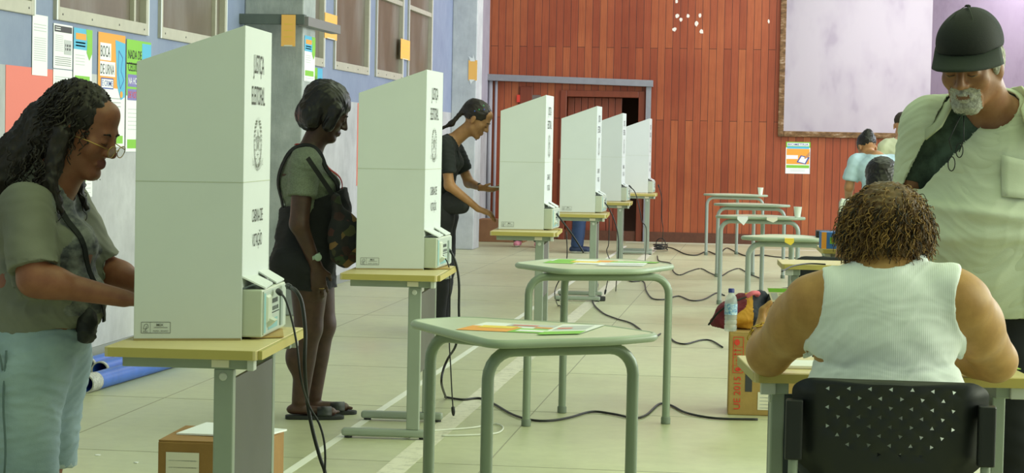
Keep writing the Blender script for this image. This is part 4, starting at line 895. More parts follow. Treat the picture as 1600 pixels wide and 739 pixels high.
# hair: mass down the back plus curls
hair1 = mat('hair_black_brown', '17110d', .55, vs=60, col2='2b2019'); hairh = mat('hair_grey_strand', '4b4438', .6)
F = Field((-.24, -.34, .98), (.24, .24, 1.58), .006)
r1_, f1_, u1_ = A1
HL = lambda x, y, z: H1+1.10*(x*r1_+y*f1_+z*u1_)
F.ell(HL(0, -.030, .050), (.098, .112, .096), .02, A1); F.ell(HL(0, -.07, -.02), (.098, .085, .10), .03, A1)
for q in (1, -1):
    F.cap(HL(q*.080, -.02, -.02), (q*.118, .045, 1.20), .036, .024, .03); F.cap((q*.118, .045, 1.20), (q*.115, .085, 1.12), .022, .010, .03)
F.cap(HL(0, -.10, -.03), (0, -.17, 1.18), .085, .085, .05); F.cap((0, -.17, 1.18), (0, -.25, 1.06), .085, .05, .04)
F.ell(HL(0, .075, -.03), (.062, .060, .088), .015, A1, sub=True); F.ell(HL(.0, .10, -.02), (.085, .055, .085), .01, A1, sub=True)
b = MB(); rs = random.Random(5); seeds = []; dirs = []
for i in range(420):
    a = rs.uniform(0, 2*PI); z = rs.uniform(-.1, 1); rr = math.sqrt(max(0, 1-z*z)); v = np.array((rr*math.cos(a), rr*math.sin(a), z))
    if (v[1] > .62 and z < .75) or (v[1] > .15 and z < .35): continue
    p = H1+1.10*(v[0]*.096*r1_+(v[1]*.108-.030)*f1_+(v[2]*.094+.045)*u1_); seeds.append(p); dirs.append(np.array((v[0]*.25, -.55+.25*v[1], -1.0-.2*rs.random())))
curls(b, seeds[:260], dirs[:260], .17, .0028, .007, 5, 26, mi=lambda r_: 1 if r_.random() < .05 else 0, grav=.55, rs=rs)
s2 = []; d2 = []
for i in range(150):
    q = rs.choice((1, 1, -1)); s2.append(np.array((q*rs.uniform(.06, .14), rs.uniform(-.10, .06), rs.uniform(1.14, 1.32)))); d2.append(np.array((q*.15, rs.uniform(-.15, .45), -1)))
for i in range(170): s2.append(np.array((rs.uniform(-.12, .15), rs.uniform(-.27, -.12), rs.uniform(1.06, 1.30)))); d2.append(np.array((rs.uniform(-.2, .3), -.75, -.8)))
curls(b, s2, d2, .13, .0026, .009, 4, 22, grav=.5, rs=rs)
organic(F, 'hair', [hair1, hairh], P1, disp=lambda V, N: wavy(V, .006, (60, 60, 22), 21, True)+wavy(V, .005, (25, 25, 12), 22), sm=1, extra=b)
glasses(P1, L1, 1.10, 'gold', y=.112, z=-.012, drop=.006); face_bits(P1, L1, '1a120d')
b = strap([np.array(q) for q in resample(snap(G1, smooth_path([(-.02, -.12, 1.20), (.085, .02, 1.195), (.10, .11, 1.12), (.09, .17, 1.00), (.05, .20, .88), (0, .19, .80), (-.12, .16, .76)], 6), .009))], .018, .002, lambda p: p-np.array((0, -.03, p[2])))
b.build('bag_strap', mat('black_strap', '17181a', .7), P1)
t = empty('shoulder_bag', (-2.065, 6.02, .765), 0, 'small black shoulder bag hanging in front of the first voter\'s belly', 'bag')
F = Field((-.06, -.09, -.11), (.07, .09, .11), .006); F.ell((0, 0, 0), (.032, .045, .055), .01); organic(F, 'bag_body', mat('black_bag_nylon', '16171a', .6, bmp=.2, bs=60), t, disp=lambda V, N: wavy(V, .006, (40, 40, 40), 3))
# ---------------------------------------------------------------- 2: woman in grey tee and black dungarees
P2 = empty('person', (-2.20, 9.72, 0), FX+.25, 'woman with a short dark bob, grey tee and black dungaree shorts', 'person')
sk2 = skin('deep_brown', '422a20', '4d3226')
F = Field((-.36, -.34, -.01), (.36, .34, 1.68), .0058)
H2 = np.array((0, .055, 1.475)); L2, A2 = head(F, H2, (.0, 1, -.42), (0, 0, 1), 1.04)
F.cap((0, -.03, 1.27), (0, .03, 1.42), .060, .054, .03); F.cap((-.13, -.045, 1.235), (.13, -.045, 1.235), .060, .060, .05)
T2_ = [('e', (0, -.065, 1.15), (.165, .115, .14)), ('e', (0, .045, 1.13), (.145, .090, .075)), ('e', (0, .0, 1.0), (.158, .145, .13)), ('e', (0, -.02, .87), (.17, .15, .13)), ('c', (-.12, -.05, 1.235), (.12, -.05, 1.235), .068, .068)]
build_list(F, T2_, -.012)
S2 = {1: np.array((.185, -.055, 1.205)), -1: np.array((-.185, -.03, 1.205))}; E2 = {1: np.array((.225, -.075, .945)), -1: np.array((-.21, .06, .95))}; W2 = {1: np.array((.215, .01, .745)), -1: np.array((-.14, .25, .93))}
for q in (1, -1): F.cap(S2[q], E2[q], .054, .045, .03); F.cap(E2[q], W2[q], .043, .026, .02)
hand(F, W2[1], (-.06, .16, -1), (-1, .1, 0), (0, 1, .1), 1.0, .42); hand(F, W2[-1], (.2, 1, 0), (0, 0, -1), (1, 0, 0), 1.0, .3)
for q, dy in ((1, .0), (-1, .07)):
    F.ell((q*.080, -.05+dy*.3, .76), (.10, .13, .12), .05); F.cap((q*.085, -.02+dy*.4, .70), (q*.085, -.02+dy, .44), .098, .066, .04); F.cap((q*.085, -.02+dy, .44), (q*.085, -.055+dy, .09), .062, .040, .03); F.ell((q*.085, -.065+dy, .30), (.054, .064, .09), .03)
    F.cap((q*.085, -.09+dy, .045), (q*.09, .09+dy, .035), .030, .030, .02, ((0, 0, 1), 1.3))
    for i in range(5): F.ell((q*(.068+.011*i)+0, .125+dy-.012*i, .032), (.009, .015, .009), .005)
def pk2(Cn):
    q = (Cn-H2) @ np.array(A2).T/1.04; return ((np.abs(q[:, 0]) < .024) & (q[:, 1] > .078) & (q[:, 2] < -.056) & (q[:, 2] > -.077)).astype(int)
B2 = F; organic(F, 'body', [sk2, skin('lip_deep', '4a2423', '4f2826')], P2, pick=pk2)
F = garment(B2, .006, (-.36, -.32, .84), (.36, .34, 1.36), [('c', S2[q]+np.array((-.02*q, 0, -.004)), S2[q]*.35+E2[q]*.65, .064, .064) for q in (1, -1)], T2_,
    [(S2[q]+(E2[q]-S2[q])*.50, E2[q]+(E2[q]-S2[q])*.6, .13) for q in (1, -1)]+[(E2[q], W2[q]+(W2[q]-E2[q])*.6, .11) for q in (1, -1)],
    [lambda F: F.cap((0, -.03, 1.27), (0, .05, 1.45), .068, .12, .01, sub=True), lambda F: F.ell(H2+np.array((0, .02, .0)), .150, 0, sub=True)], [((0, 0, .88), (0, 0, -1))])
G2 = F
organic(F, 'tee_shirt', mat('heather_grey_cloth', '687060', .9, vs=160, col2='7c8472', bmp=.1, bs=300), P2, disp=lambda V, N: wavy(V, .006, (9, 9, 7), 31)+wavy(V, .003, (14, 20, 30), 32, True), sm=2)
F = Field((-.36, -.32, .56), (.36, .34, 1.24), .0060)
build_list(F, T2_[1:4], .016); build_list(F, [T2_[0]], .012); F.ell((0, .055, 1.02), (.150, .118, .15), .05)
for q, dy in ((1, .0), (-1, .05)): F.ell((q*.080, -.055+dy*.3, .75), (.135, .155, .13), .05); F.cap((q*.088, -.03+dy*.3, .72), (q*.09, -.01+dy*.8, .56), .118, .106, .05)
F.plane((0, 0, .625), (0, 0, -1)); F.plane((0, 0, 1.065), (0, -.35, 1))
D2 = F
blk = mat('black_cotton', '131417', .85, bmp=.2, bs=200, vs=5, col2='1b1c20')
du = organic(F, 'dungarees', blk, P2, disp=lambda V, N: wavy(V, .007, (8, 8, 7), 41)+wavy(V, .004, (12, 12, 26), 42, True), sm=2)
for q in (1, -1):
    strap(resample(snap(G2, smooth_path([(q*.10, .135, 1.08), (q*.115, .095, 1.17), (q*.115, .01, 1.285), (q*.11, -.06, 1.315), (q*.09, -.15, 1.26), (q*.05, -.18, 1.12), (q*.03, -.165, 1.0)], 6), .010)), .026, .003, lambda p: p-np.array((0, -.03, 1.12))).build('shoulder_strap', blk, du)
hb = mat('hair_near_black', '110d0c', .35, vs=40, col2='1d1614')
F = Field((-.16, -.16, 1.34), (.16, .20, 1.68), .0055); r_, f_, u_ = A2; HL = lambda x, y, z: H2+1.04*(x*r_+y*f_+z*u_)
F.ell(HL(0, -.022, .052), (.104, .122, .104), .02, A2); F.ell(HL(0, -.06, -.03), (.102, .085, .085), .03, A2); F.cap(HL(-.07, -.05, -.07), HL(.07, -.05, -.07), .034, .034, .02)
for q in (1, -1): F.cap(HL(q*.082, .035, .03), HL(q*.080, .028, -.055), .032, .026, .02)
F.ell(HL(0, .100, -.045), (.070, .062, .095), .012, A2, sub=True)
organic(F, 'hair', hb, P2, disp=lambda V, N: wavy(V, .004, (70, 30, 14), 51, True)+wavy(V, .004, (16, 16, 10), 52), sm=1)
face_bits(P2, L2, '0e0a09')
for q, dy in ((1, .0), (-1, .07)):
    b = MB(); so = [(x*.046+q*.090, y+dy) for x, y in ((-.75, -.125), (.75, -.125), (1, 0), (1.05, .09), (.7, .148), (0, .162), (-.75, .14), (-1, .05), (-.9, -.04))]
    b.prism(rounded(so, .02, 3), .0, .018); sl_ = b.build('sandal', mat('black_sandal_foam', '1e2220', .7), P2, bevel=.004)
    b = strap([(q*.09+.047*math.cos(a), .062+dy, .018+.040*math.sin(a)) for a in np.linspace(0, PI, 14)], .070, .0025, lambda p: p-np.array((q*.09, p[1], .018))); b.build('sandal_band', mat('black_sandal_band', '262b29', .5), sl_, smooth=True)
wm = mat('pale_watch_plastic', '9db0a0', .4)
w0 = W2[1]+np.array((.0, -.012, .045)); b = MB(); dW = nz(W2[1]-E2[1]); aa = nz(np.cross(dW, (0, 1, 0))); bb = np.cross(dW, aa)
b = strap([w0+.031*(math.cos(a)*aa+math.sin(a)*bb) for a in np.linspace(0, 2*PI, 25)], .018, .0018, lambda p: p-w0); wt = b.build('wrist_watch', wm, P2, smooth=True)
b = MB(); cfc = w0+np.array((.030, .018, 0)); b.lathe([(.016, -.004), (.018, 0), (.018, .006), (.014, .008)], (0, 0, 0), 16, M=Matrix.Translation(cfc) @ Matrix.Rotation(PI/2, 4, 'Y')); b.build('watch_face', wm, wt, smooth=True, angle=40)
b = MB(); rp = W2[1]+np.array((.0, .026, -.105)); b.tube([rp+.012*np.array((math.cos(a), math.sin(a), 0)) for a in np.arange(14)*2*PI/14], .002, 6, closed=True); b.build('gold_ring', mat('gold_wire', 'b89a5c', .3, .9), P2, smooth=True)
b = strap(resample(snap(G2, smooth_path([(.03, -.10, 1.325), (.075, -.03, 1.30), (.07, .07, 1.235), (.05, .125, 1.17), (.03, .155, 1.09)], 6), .009)), .014, .0015, lambda p: p-np.array((0, -.03, 1.12))); b.build('red_lanyard', mat('red_lanyard', 'b02a20', .7), P2)
t = empty('cross_body_bag', (-2.02, 9.52, .93), .3, 'colourful fabric shoulder bag hanging at the front of the woman in dungarees', 'bag')
F = Field((-.14, -.12, -.22), (.16, .12, .20), .0065); F.ell((.02, 0, -.06), (.085, .05, .13), .02); F.cap((0, 0, 0), (-.03, .0, .14), .05, .018, .03)
m, nt, p = new_mat('flowered_bag_fabric'); v = coords(nt); vo = nt.nodes.new('ShaderNodeTexVoronoi'); vo.inputs['Scale'].default_value = 28; nt.links.new(v, vo.inputs['Vector'])
sp_ = nt.nodes.new('ShaderNodeSeparateColor'); nt.links.new(vo.outputs['Color'], sp_.inputs[0])
nt.links.new(ramp(nt, sp_.outputs[0], [(.0, lin('17181a')), (.45, lin('1c1d1c')), (.6, lin('2a1c1a')), (.78, lin('4a2622')), (.88, lin('2f4228')), (.95, lin('7a5c34'))]), p.inputs['Base Color']); p.inputs['Roughness'].default_value = .8
organic(F, 'bag_body', m, t, disp=lambda V, N: wavy(V, .008, (22, 22, 14), 3), sm=2)
strap(smooth_path([(.03, .02, .02), (-.02, .01, .12), (-.09, -.02, .22), (-.17, -.06, .33)], 6), .022, .002, (0, -1, .3)).build('bag_strap', mat('black_strap', '17181a', .7), t)
# ---------------------------------------------------------------- 3: girl in black tee leaning to the third booth
P3 = empty('person', (-2.27, 14.15, 0), FX, 'woman with a dark ponytail and black tee leaning to the third booth', 'person')
sk3 = skin('olive_tan', 'a5764e', 'b08058')
F = Field((-.32, -.22, -.01), (.32, .46, 1.66), .0068)
H3 = np.array((0, .215, 1.505)); L3, A3 = head(F, H3, (0.05, 1, -.62), (0, 0, 1), .98)
F.cap((0, .06, 1.36), (0, .165, 1.45), .052, .048, .03); F.cap((-.12, .01, 1.325), (.12, .01, 1.325), .048, .048, .05)
T3_ = [('e', (0, .0, 1.23), (.145, .092, .15)), ('e', (0, .06, 1.20), (.12, .07, .06)), ('e', (0, -.01, 1.07), (.125, .09, .12)), ('e', (0, -.03, .92), (.15, .11, .11)), ('c', (-.11, .01, 1.325), (.11, .01, 1.325), .055, .055)]
build_list(F, T3_, -.01)
S3 = {1: np.array((.165, .02, 1.30)), -1: np.array((-.165, .04, 1.30))}; E3 = {1: np.array((.185, .060, 1.045)), -1: np.array((-.19, .14, 1.06))}; W3 = {1: np.array((.11, .255, .885)), -1: np.array((.0, .255, 1.03))}
for q in (1, -1): F.cap(S3[q], E3[q], .040, .035, .03); F.cap(E3[q], W3[q], .036, .022, .02)
hand(F, W3[1], (-.1, 1, -.35), (0, -.2, -1), (-1, 0, .2), .95, .45); hand(F, W3[-1], (.15, 1, -.12), (.2, 0, .9), (.9, 0, .3), .95, .35)
for q in (1, -1): F.ell((q*.075, -.03, .84), (.09, .11, .11), .05); F.cap((q*.08, -.02, .80), (q*.08, .0, .46), .075, .05, .04); F.cap((q*.08, .0, .46), (q*.08, -.03, .08), .046, .032, .03); F.cap((q*.08, -.06, .035), (q*.085, .13, .025), .032, .026, .02)
B3 = F; organic(F, 'body', sk3, P3)
F = garment(B3, .007, (-.30, -.20, .84), (.30, .34, 1.44), [('c', S3[q]+np.array((-.02*q, 0, 0)), S3[q]*.25+E3[q]*.75, .052, .056) for q in (1, -1)], T3_,
    [(S3[q]+(E3[q]-S3[q])*.68, E3[q]+(E3[q]-S3[q])*.5, .11) for q in (1, -1)]+[(E3[q]+(W3[q]-E3[q])*.1, W3[q]+(W3[q]-E3[q])*.6, .09) for q in (1, -1)],
    [lambda F: F.cap((0, .06, 1.36), (0, .20, 1.50), .062, .12, .01, sub=True), lambda F: F.ell(H3+np.array((0, .02, 0)), .145, 0, sub=True)], [((0, 0, .86), (0, 0, -1))])
G3 = F
bl2 = mat('black_knit', '1c2021', .85, bmp=.15, bs=250)
organic(F, 'tee_shirt', bl2, P3, disp=lambda V, N: wavy(V, .006, (10, 10, 8), 61)+wavy(V, .003, (16, 16, 30), 62, True), sm=2)
F = Field((-.24, -.20, .04), (.24, .20, .94), .008)
for q in (1, -1): F.ell((q*.075, -.03, .84), (.10, .118, .12), .05); F.cap((q*.08, -.02, .80), (q*.08, .0, .46), .088, .07, .04); F.cap((q*.08, .0, .46), (q*.08, -.03, .10), .068, .06, .03)
F.plane((0, 0, .09), (0, 0, -1)); organic(F, 'trousers', mat('black_trousers', '15161a', .8), P3, disp=lambda V, N: wavy(V, .005, (8, 8, 12), 63), sm=2)
F = Field((-.15, -.14, 1.30), (.15, .38, 1.68), .0060); r_, f_, u_ = A3; HL = lambda x, y, z: H3+.98*(x*r_+y*f_+z*u_)
F.ell(HL(0, -.022, .046), (.082, .104, .090), .02, A3); F.ell(HL(0, .08, -.045), (.075, .07, .10), .01, A3, sub=True); F.ell(HL(0, -.085, .085), (.036, .036, .03), .02)
F.cap(HL(0, -.11, .05), (0, .04, 1.475), .019, .016, .03); F.cap((0, .04, 1.475), (0, -.045, 1.43), .016, .010, .03)
h3 = mat('hair_dark_brown', '191210', .4, vs=40, col2='261b16'); ho = organic(F, 'hair', h3, P3, disp=lambda V, N: wavy(V, .003, (70, 30, 30), 71, True), sm=1)
for i, (x, y, z, c) in enumerate([(.083, -.01, .075, '3aa05c'), (.080, .02, .095, '4a58c0'), (.07, .0, .115, '58b070'), (.088, -.03, .05, '4060b8')]):
    b = MB(); b.lathe([(.001, -.006), (.006, 0), (.001, .006)], HL(x*.95, y, z), 8); b.build('hair_clip', mat('clip_'+c, c, .3), ho)
face_bits(P3, L3, '140e0c')
w0 = W3[-1]*.85+E3[-1]*.15; strap([w0+.026*(math.cos(a)*np.array((1, 0, 0))+math.sin(a)*np.array((0, 0, 1))) for a in np.linspace(0, 2*PI, 21)], .016, .002, lambda p: p-w0).build('wrist_band', mat('black_strap', '17181a', .7), P3)
strap(resample(snap(G3, smooth_path([(-.06, .04, 1.375), (.03, .08, 1.30), (.08, .10, 1.18), (.11, .075, 1.06), (.12, .06, .98)], 6), .008)), .012, .002, lambda p: p-np.array((0, 0, 1.15))).build('bag_strap', mat('black_strap', '17181a', .7), P3)
t = empty('waist_bag', (-2.185, 14.02, .930), .0, 'black cross-body pouch at the hip of the leaning voter in black', 'bag')
F = Field((-.14, -.07, -.13), (.14, .07, .12), .007); F.ell((0, 0, 0), (.095, .03, .085), .01); F.cap((-.06, 0, -.03), (.06, 0, -.03), .05, .05, .02, ((0, 1, 0), 1.8)); organic(F, 'bag_body', mat('black_bag_nylon', '16171a', .6, bmp=.2, bs=60), t)
b = MB(); b.box(-.035, .035, -.075, .075, 0, .008); ph = b.build('phone', mat('white_phone', 'dfe3e8', .3), bevel=.006, loc=(-1.91, 14.13, 1.035), rotz=1.2); tag(ph, 'white phone held by the leaning voter in black', 'phone')
# ---------------------------------------------------------------- 4: man in black cap behind the right desk
FM = PI        # faces the camera
P4 = empty('person', (.645, 6.28, 0), FM-.12, 'man in a black cap with grey goatee and open pale overshirt', 'person')
sk4 = skin('tan_weathered', '8a5c40', '976a4c'); beard = mat('grey_beard_hair', '8f8d86', .9, vs=120, col2='b9b8b0', bmp=.5, bs=220)
F = Field((-.40, -.32, -.01), (.40, .34, 1.78), .0052)
H4 = np.array((.060, .150, 1.612)); L4, A4 = head(F, H4, (.28, 1, -.40), (0, 0, 1), 1.08, True)
F.cap((0, .02, 1.46), (.035, .12, 1.57), .068, .062, .03); F.cap((-.16, 0, 1.44), (.16, 0, 1.44), .062, .062, .06)
T4_ = [('e', (0, .0, 1.30), (.20, .125, .18)), ('e', (0, .02, 1.12), (.185, .145, .16)), ('e', (0, .01, .96), (.18, .14, .14)), ('c', (-.16, 0, 1.435), (.16, 0, 1.435), .070, .070)]
build_list(F, T4_, -.014)
S4 = {1: np.array((.212, .0, 1.405)), -1: np.array((-.225, .0, 1.405))}; E4 = {1: np.array((.240, -.02, 1.12)), -1: np.array((-.30, -.06, 1.13))}; W4 = {1: np.array((.20, .20, 1.00)), -1: np.array((-.29, -.02, .88))}
for q in (1, -1): F.cap(S4[q], E4[q], .052, .043, .03); F.cap(E4[q], W4[q], .042, .028, .02)
hand(F, W4[1], (-.3, 1, -.2), (0, 0, -1), (-1, 0, 0), 1.05, .4); hand(F, W4[-1], (0, .15, -1), (1, 0, 0), (0, 1, 0), 1.05, .4)
for q in (1, -1): F.cap((q*.09, 0, .86), (q*.10, .01, .48), .085, .06, .04); F.cap((q*.10, .01, .48), (q*.10, -.03, .09), .056, .038, .03); F.cap((q*.10, -.07, .04), (q*.115, .15, .03), .036, .032, .02)
def pk4(Cn):
    q = (Cn-H4) @ np.array(A4).T/1.08; x, y, z = np.abs(q[:, 0]), q[:, 1], q[:, 2]
    lip = (x < .016) & (y > .078) & (z < -.0625) & (z > -.0735)
    mus = (x < .034) & (y > .070) & (z < -.042) & (z > -.0625); gl = (z < -.0735) & (x < .042) & (y > .045); sd = (x >= .017) & (x < .043) & (y > .055) & (z < -.05)
    hd = (z > -.13) & (y > -.14) & (Cn[:, 2] > 1.44); out = np.zeros(len(Cn), int); out[(mus | gl | sd) & hd] = 1; out[lip & hd] = 2; return out
B4 = F; organic(F, 'body', [sk4, beard, skin('lip_tan', '6b4536', '734b3b')], P4, pick=pk4, disp=lambda V, N: np.where(pk4(V) == 1, .0035+wavy(V, .002, (160, 160, 90), 5), 0))
face_bits(P4, L4, '5b5650')
F = Field((-.17, -.05, 1.48), (.20, .32, 1.76), .0055); r_, f_, u_ = A4; HL = lambda x, y, z: H4+1.08*(x*r_+y*f_+z*u_)
for q in (1, -1): F.ell(HL(q*.070, -.018, .005), (.016, .05, .05), .01, A4); F.ell(HL(0, -.07, -.01), (.070, .045, .05), .01, A4)
organic(F, 'hair', beard, P4, disp=lambda V, N: wavy(V, .002, (120, 120, 60), 5), sm=1)
# cap
capb = mat('black_cap_cloth', '141818', .8, bmp=.2, bs=400); capg = mat('dark_green_brim_cloth', '16221a', .8, bmp=.2, bs=400); capm = mat('charcoal_cap_mesh', '2c3033', .85, bmp=.5, bs=500)
F = Field((-.19, -.10, 1.50), (.20, .36, 1.86), .0048)
F.ell(HL(0, -.014, .050), (.0935, .115, .106), .0, A4); F.ell(HL(0, .03, .068), (.084, .083, .080), .02, A4); F.plane(HL(0, 0, .042), -(u_-.10*f_)); F.ell(HL(0, -.012, .028), (.087, .108, .11), .0, A4, sub=True)
cp = organic(F, 'cap', [capb, capm], P4, pick=lambda Cn: (((Cn-H4) @ f_)/1.08 < -.02).astype(int), sm=2)
b = MB(); n = 22; m_ = 7; vs = []
for j in range(m_):
    t = j/(m_-1)
    for i in range(n):
        a = PI*(.06+.88*i/(n-1)); rx = .090+.008*t; ry = .098+.074*t*math.sin(a)**.5; x = rx*math.cos(a); y = -.004+ry*math.sin(a); z = .055-.024*t-.030*(x/.1)**2*(.2+t*.8)
        vs.append(HL(x, y, z))
b.add(vs, [(j*n+i, j*n+i+1, (j+1)*n+i+1, (j+1)*n+i) for j in range(m_-1) for i in range(n-1)]); br_ = b.build('cap_brim', capg, cp, smooth=True); so = br_.modifiers.new('t', 'SOLIDIFY'); so.thickness = .004; so.offset = 0
b = MB(); b.lathe([(.009, -.002), (.009, .002), (.004, .005)], HL(0, -.014, .155), 12); b.build('cap_button', capb, cp, smooth=True)
b = MB()
for a0 in (.55, -.55): b.tube([HL(.0965*math.sin(a0)*math.sin(t)+0, -.014+.118*math.cos(a0)*math.sin(t), .050+.107*math.cos(t)) for t in np.linspace(.05, 1.4, 14)], .0012, 5)
b.build('cap_seam', mat('cap_seam', '30362f', .8), cp, smooth=True)
# dark tee
F = garment(B4, .004, (-.34, -.24, .95), (.34, .30, 1.56), (), T4_, [(S4[q]+(E4[q]-S4[q])*.5, E4[q]+(E4[q]-S4[q])*.6, .11) for q in (1, -1)]+[(E4[q], W4[q]+(W4[q]-E4[q])*.6, .10) for q in (1, -1)], [lambda F: F.cap((0, .05, 1.47), (.01, .14, 1.62), .072, .12, .01, sub=True), lambda F: F.ell(H4+np.array((0, .02, 0)), .150, 0, sub=True)], [((0, 0, 1.0), (0, 0, -1))])
tee4 = mat('dark_green_tee_print', '2c3a34', .85, vs=16, col2='4d6055'); organic(F, 'tee_shirt', [tee4, mat('dark_collar', '23282b', .8)], P4, disp=lambda V, N: wavy(V, .003, (12, 12, 12), 8), pick=lambda Cn: (Cn[:, 2]-.35*Cn[:, 1] > 1.452).astype(int))
# pale overshirt
pale = mat('pale_green_cotton', 'c0c8b6', .85, bmp=.12, bs=350, vs=3, col2='cad1c0')
F = Field((-.44, -.30, .78), (.44, .34, 1.58), .0044)
build_list(F, T4_, .022); F.ell((0, .03, .98), (.215, .165, .22), .06); F.ell((0, .03, 1.13), (.215, .17, .15), .05)
for q in (1, -1): F.cap(S4[q]+np.array((-.02*q, 0, .01)), E4[q]*1.0+S4[q]*.0, .078, .070, .05); F.cap(E4[q], W4[q]*.75+E4[q]*.25, .068, .058, .02)
F.cap((-.07, -.03, 1.485), (.07, -.03, 1.485), .052, .052, .04)
G = F.F.copy(); F.F = np.maximum(F.F, -(F.F+.012))     # hollow
X, Y, Z = np.meshgrid(*F.ax, indexing='ij', sparse=True)
# opening: a slanting gap from the collar down to the wearer's right side
xr = .140+(1.48-Z)*.46; xl = -.028+(1.50-Z)*.86+0*X
gap = np.maximum(np.maximum(X-xr, xl-X), -(Y-.02)); gap = np.maximum(gap, 1.240-Z); F.F = np.maximum(F.F, -gap.astype(np.float32))
F.cap((.0, .02, 1.43), (.01, .12, 1.60), .082, .085, 0, sub=True); F.plane((0, 0, .862), (0, 0, -1))
F.F[:, :, :] = np.where(np.broadcast_to(Z, F.F.shape) < .862, 1, F.F)
def fold4(V, N):
    d = wavy(V, .006, (7, 7, 7), 81)+wavy(V, .004, (16, 10, 16), 82, True)
    ph_ = (V[:, 2]-1.17-.10*V[:, 0])*1.0       # the tied-looking sweep of cloth from the right hip up to the left
    return d+.016*np.exp(-(ph_/.018)**2)*(V[:, 1] > 0)+.010*np.exp(-((V[:, 2]-1.10+.05*V[:, 0])/.02)**2)*(V[:, 1] > 0)
os_ = organic(F, 'overshirt', pale, P4, disp=fold4, sm=5)
pale2 = mat('pale_green_collar', 'bdc4aa', .85, bmp=.1, bs=350)
for q, P in ((-1, [(-.055, -.03, 1.545), (-.085, .02, 1.550), (-.105, .07, 1.525), (-.085, .115, 1.480), (-.105, .150, 1.420), (-.165, .145, 1.375), (-.175, .09, 1.435), (-.150, .03, 1.490), (-.10, -.04, 1.515)]),
             (1, [(.06, -.03, 1.545), (.090, .02, 1.550), (.108, .06, 1.525), (.115, .10, 1.480), (.140, .125, 1.425), (.185, .115, 1.385), (.190, .07, 1.440), (.155, .02, 1.490), (.10, -.04, 1.515)])):
    P = np.array(P); c = P.mean(0)+np.array((0, .012, .012)); b = MB(); b.add(np.vstack([P, c[None]]), [(i, (i+1) % len(P), len(P)) for i in range(len(P))]); o = b.build('collar', pale2, os_, smooth=True); so = o.modifiers.new('t', 'SOLIDIFY'); so.thickness = .007; so.offset = 0
def on_surf(Gf, x, z, y1=.33, off=.004):      # front surface of a field at x, z
    fx = int(round((x-F.lo[0])/F.h)); fz = int(round((z-F.lo[2])/F.h)); col = Gf[fx, :, fz]; k = np.where(col < 0)[0]
    return F.lo[1]+F.h*(k[-1]+.5)+off if len(k) else .15
pp = [(-.035, 1.345), (-.17, 1.315), (-.165, 1.215), (-.04, 1.225)]
b = MB(); g = []; n = 6
for i in range(n+1):
    for j in range(n+1):
        a = np.array(pp[0])*(1-i/n)*(1-j/n)+np.array(pp[1])*(i/n)*(1-j/n)+np.array(pp[2])*(i/n)*(j/n)+np.array(pp[3])*(1-i/n)*(j/n); g.append((a[0], on_surf(G, a[0], a[1], off=.012), a[1]))
b.add(g, [(i*(n+1)+j, i*(n+1)+j+1, (i+1)*(n+1)+j+1, (i+1)*(n+1)+j) for i in range(n) for j in range(n)]); o = b.build('chest_pocket', pale, os_, smooth=True); so = o.modifiers.new('t', 'SOLIDIFY'); so.thickness = .004
b = MB(); b.tube([(-.135+.012*math.sin(z*9), on_surf(G, -.135, z, off=.008), z) for z in np.linspace(.87, 1.14, 16)], .0035, 6); b.build('button_placket', pale2, os_, smooth=True)
gg = MB(); c0 = np.array((.085, .158, 1.385))
for q in (-1, 1): gg.tube([c0+np.array((.010+.018*q*.6+.010*math.cos(a), .012, -.05+.021*math.sin(a)-.02*q)) for a in np.arange(16)*2*PI/16], .0018, 6, closed=True)
gg.tube([c0+np.array((.0, .014, .07)), c0+np.array((.03, .016, .0)), c0+np.array((.022, .014, -.03))], .0018, 6); gg.tube([c0+np.array((-.01, .014, .075)), c0+np.array((-.012, .016, .0)), c0+np.array((.0, .014, -.035))], .0018, 6)
gb = gg.build('hanging_eyeglasses', mat('black_plastic_frame', '16171a', .35), P4, smooth=True)
F = Field((-.26, -.22, .02), (.26, .24, 1.0), .0075); build_list(F, T4_[2:3], -.002)
for q in (1, -1): F.cap((q*.09, 0, .86), (q*.10, .01, .48), .108, .085, .04); F.cap((q*.10, .01, .48), (q*.10, -.02, .07), .083, .070, .03)
F.plane((0, 0, .93), (0, 0, 1)); F.plane((0, 0, .05), (0, 0, -1)); organic(F, 'trousers', mat('charcoal_trousers', '1e2026', .85), P4, disp=lambda V, N: wavy(V, .006, (8, 8, 12), 9), sm=2)
# ---------------------------------------------------------------- 5: seated woman in white tank top
P5 = empty('person', (.318, 5.27, 0), 0, 'seated woman in a white tank top with curly brown hair', 'person')
sk5 = skin('golden_tan', 'a87c46', 'b5884f')
F = Field((-.44, -.24, -.01), (.44, .66, 1.32), .0052)
H5 = np.array((-.02, .06, 1.132)); L5, A5 = head(F, H5, (.35, 1, -.45), (0, 0, 1), 1.02)
F.cap((-.03, -.02, 1.00), (-.025, .04, 1.11), .068, .062, .03); F.cap((-.15, -.01, .985), (.13, -.01, .995), .068, .068, .06)
T5_ = [('e', (-.03, .0, .88), (.195, .125, .15)), ('e', (-.02, .0, .74), (.195, .135, .12)), ('e', (-.02, .01, .64), (.20, .145, .11)), ('e', (-.02, .03, .575), (.215, .17, .10))]
build_list(F, T5_, -.008)
S5 = {-1: np.array((-.205, .01, .955)), 1: np.array((.165, .01, .965))}; E5 = {-1: np.array((-.315, .225, .800)), 1: np.array((.275, .215, .805))}; W5 = {-1: np.array((-.335, .34, .840)), 1: np.array((.12, .42, .795))}
for q in (1, -1): F.cap(S5[q], E5[q], .078, .056, .03); F.ell(S5[q]*.62+E5[q]*.38, (.070, .083, .085), .03); F.cap(E5[q], W5[q], .052, .031, .025); F.ell(E5[q]*.75+W5[q]*.25, (.048, .055, .048), .03)
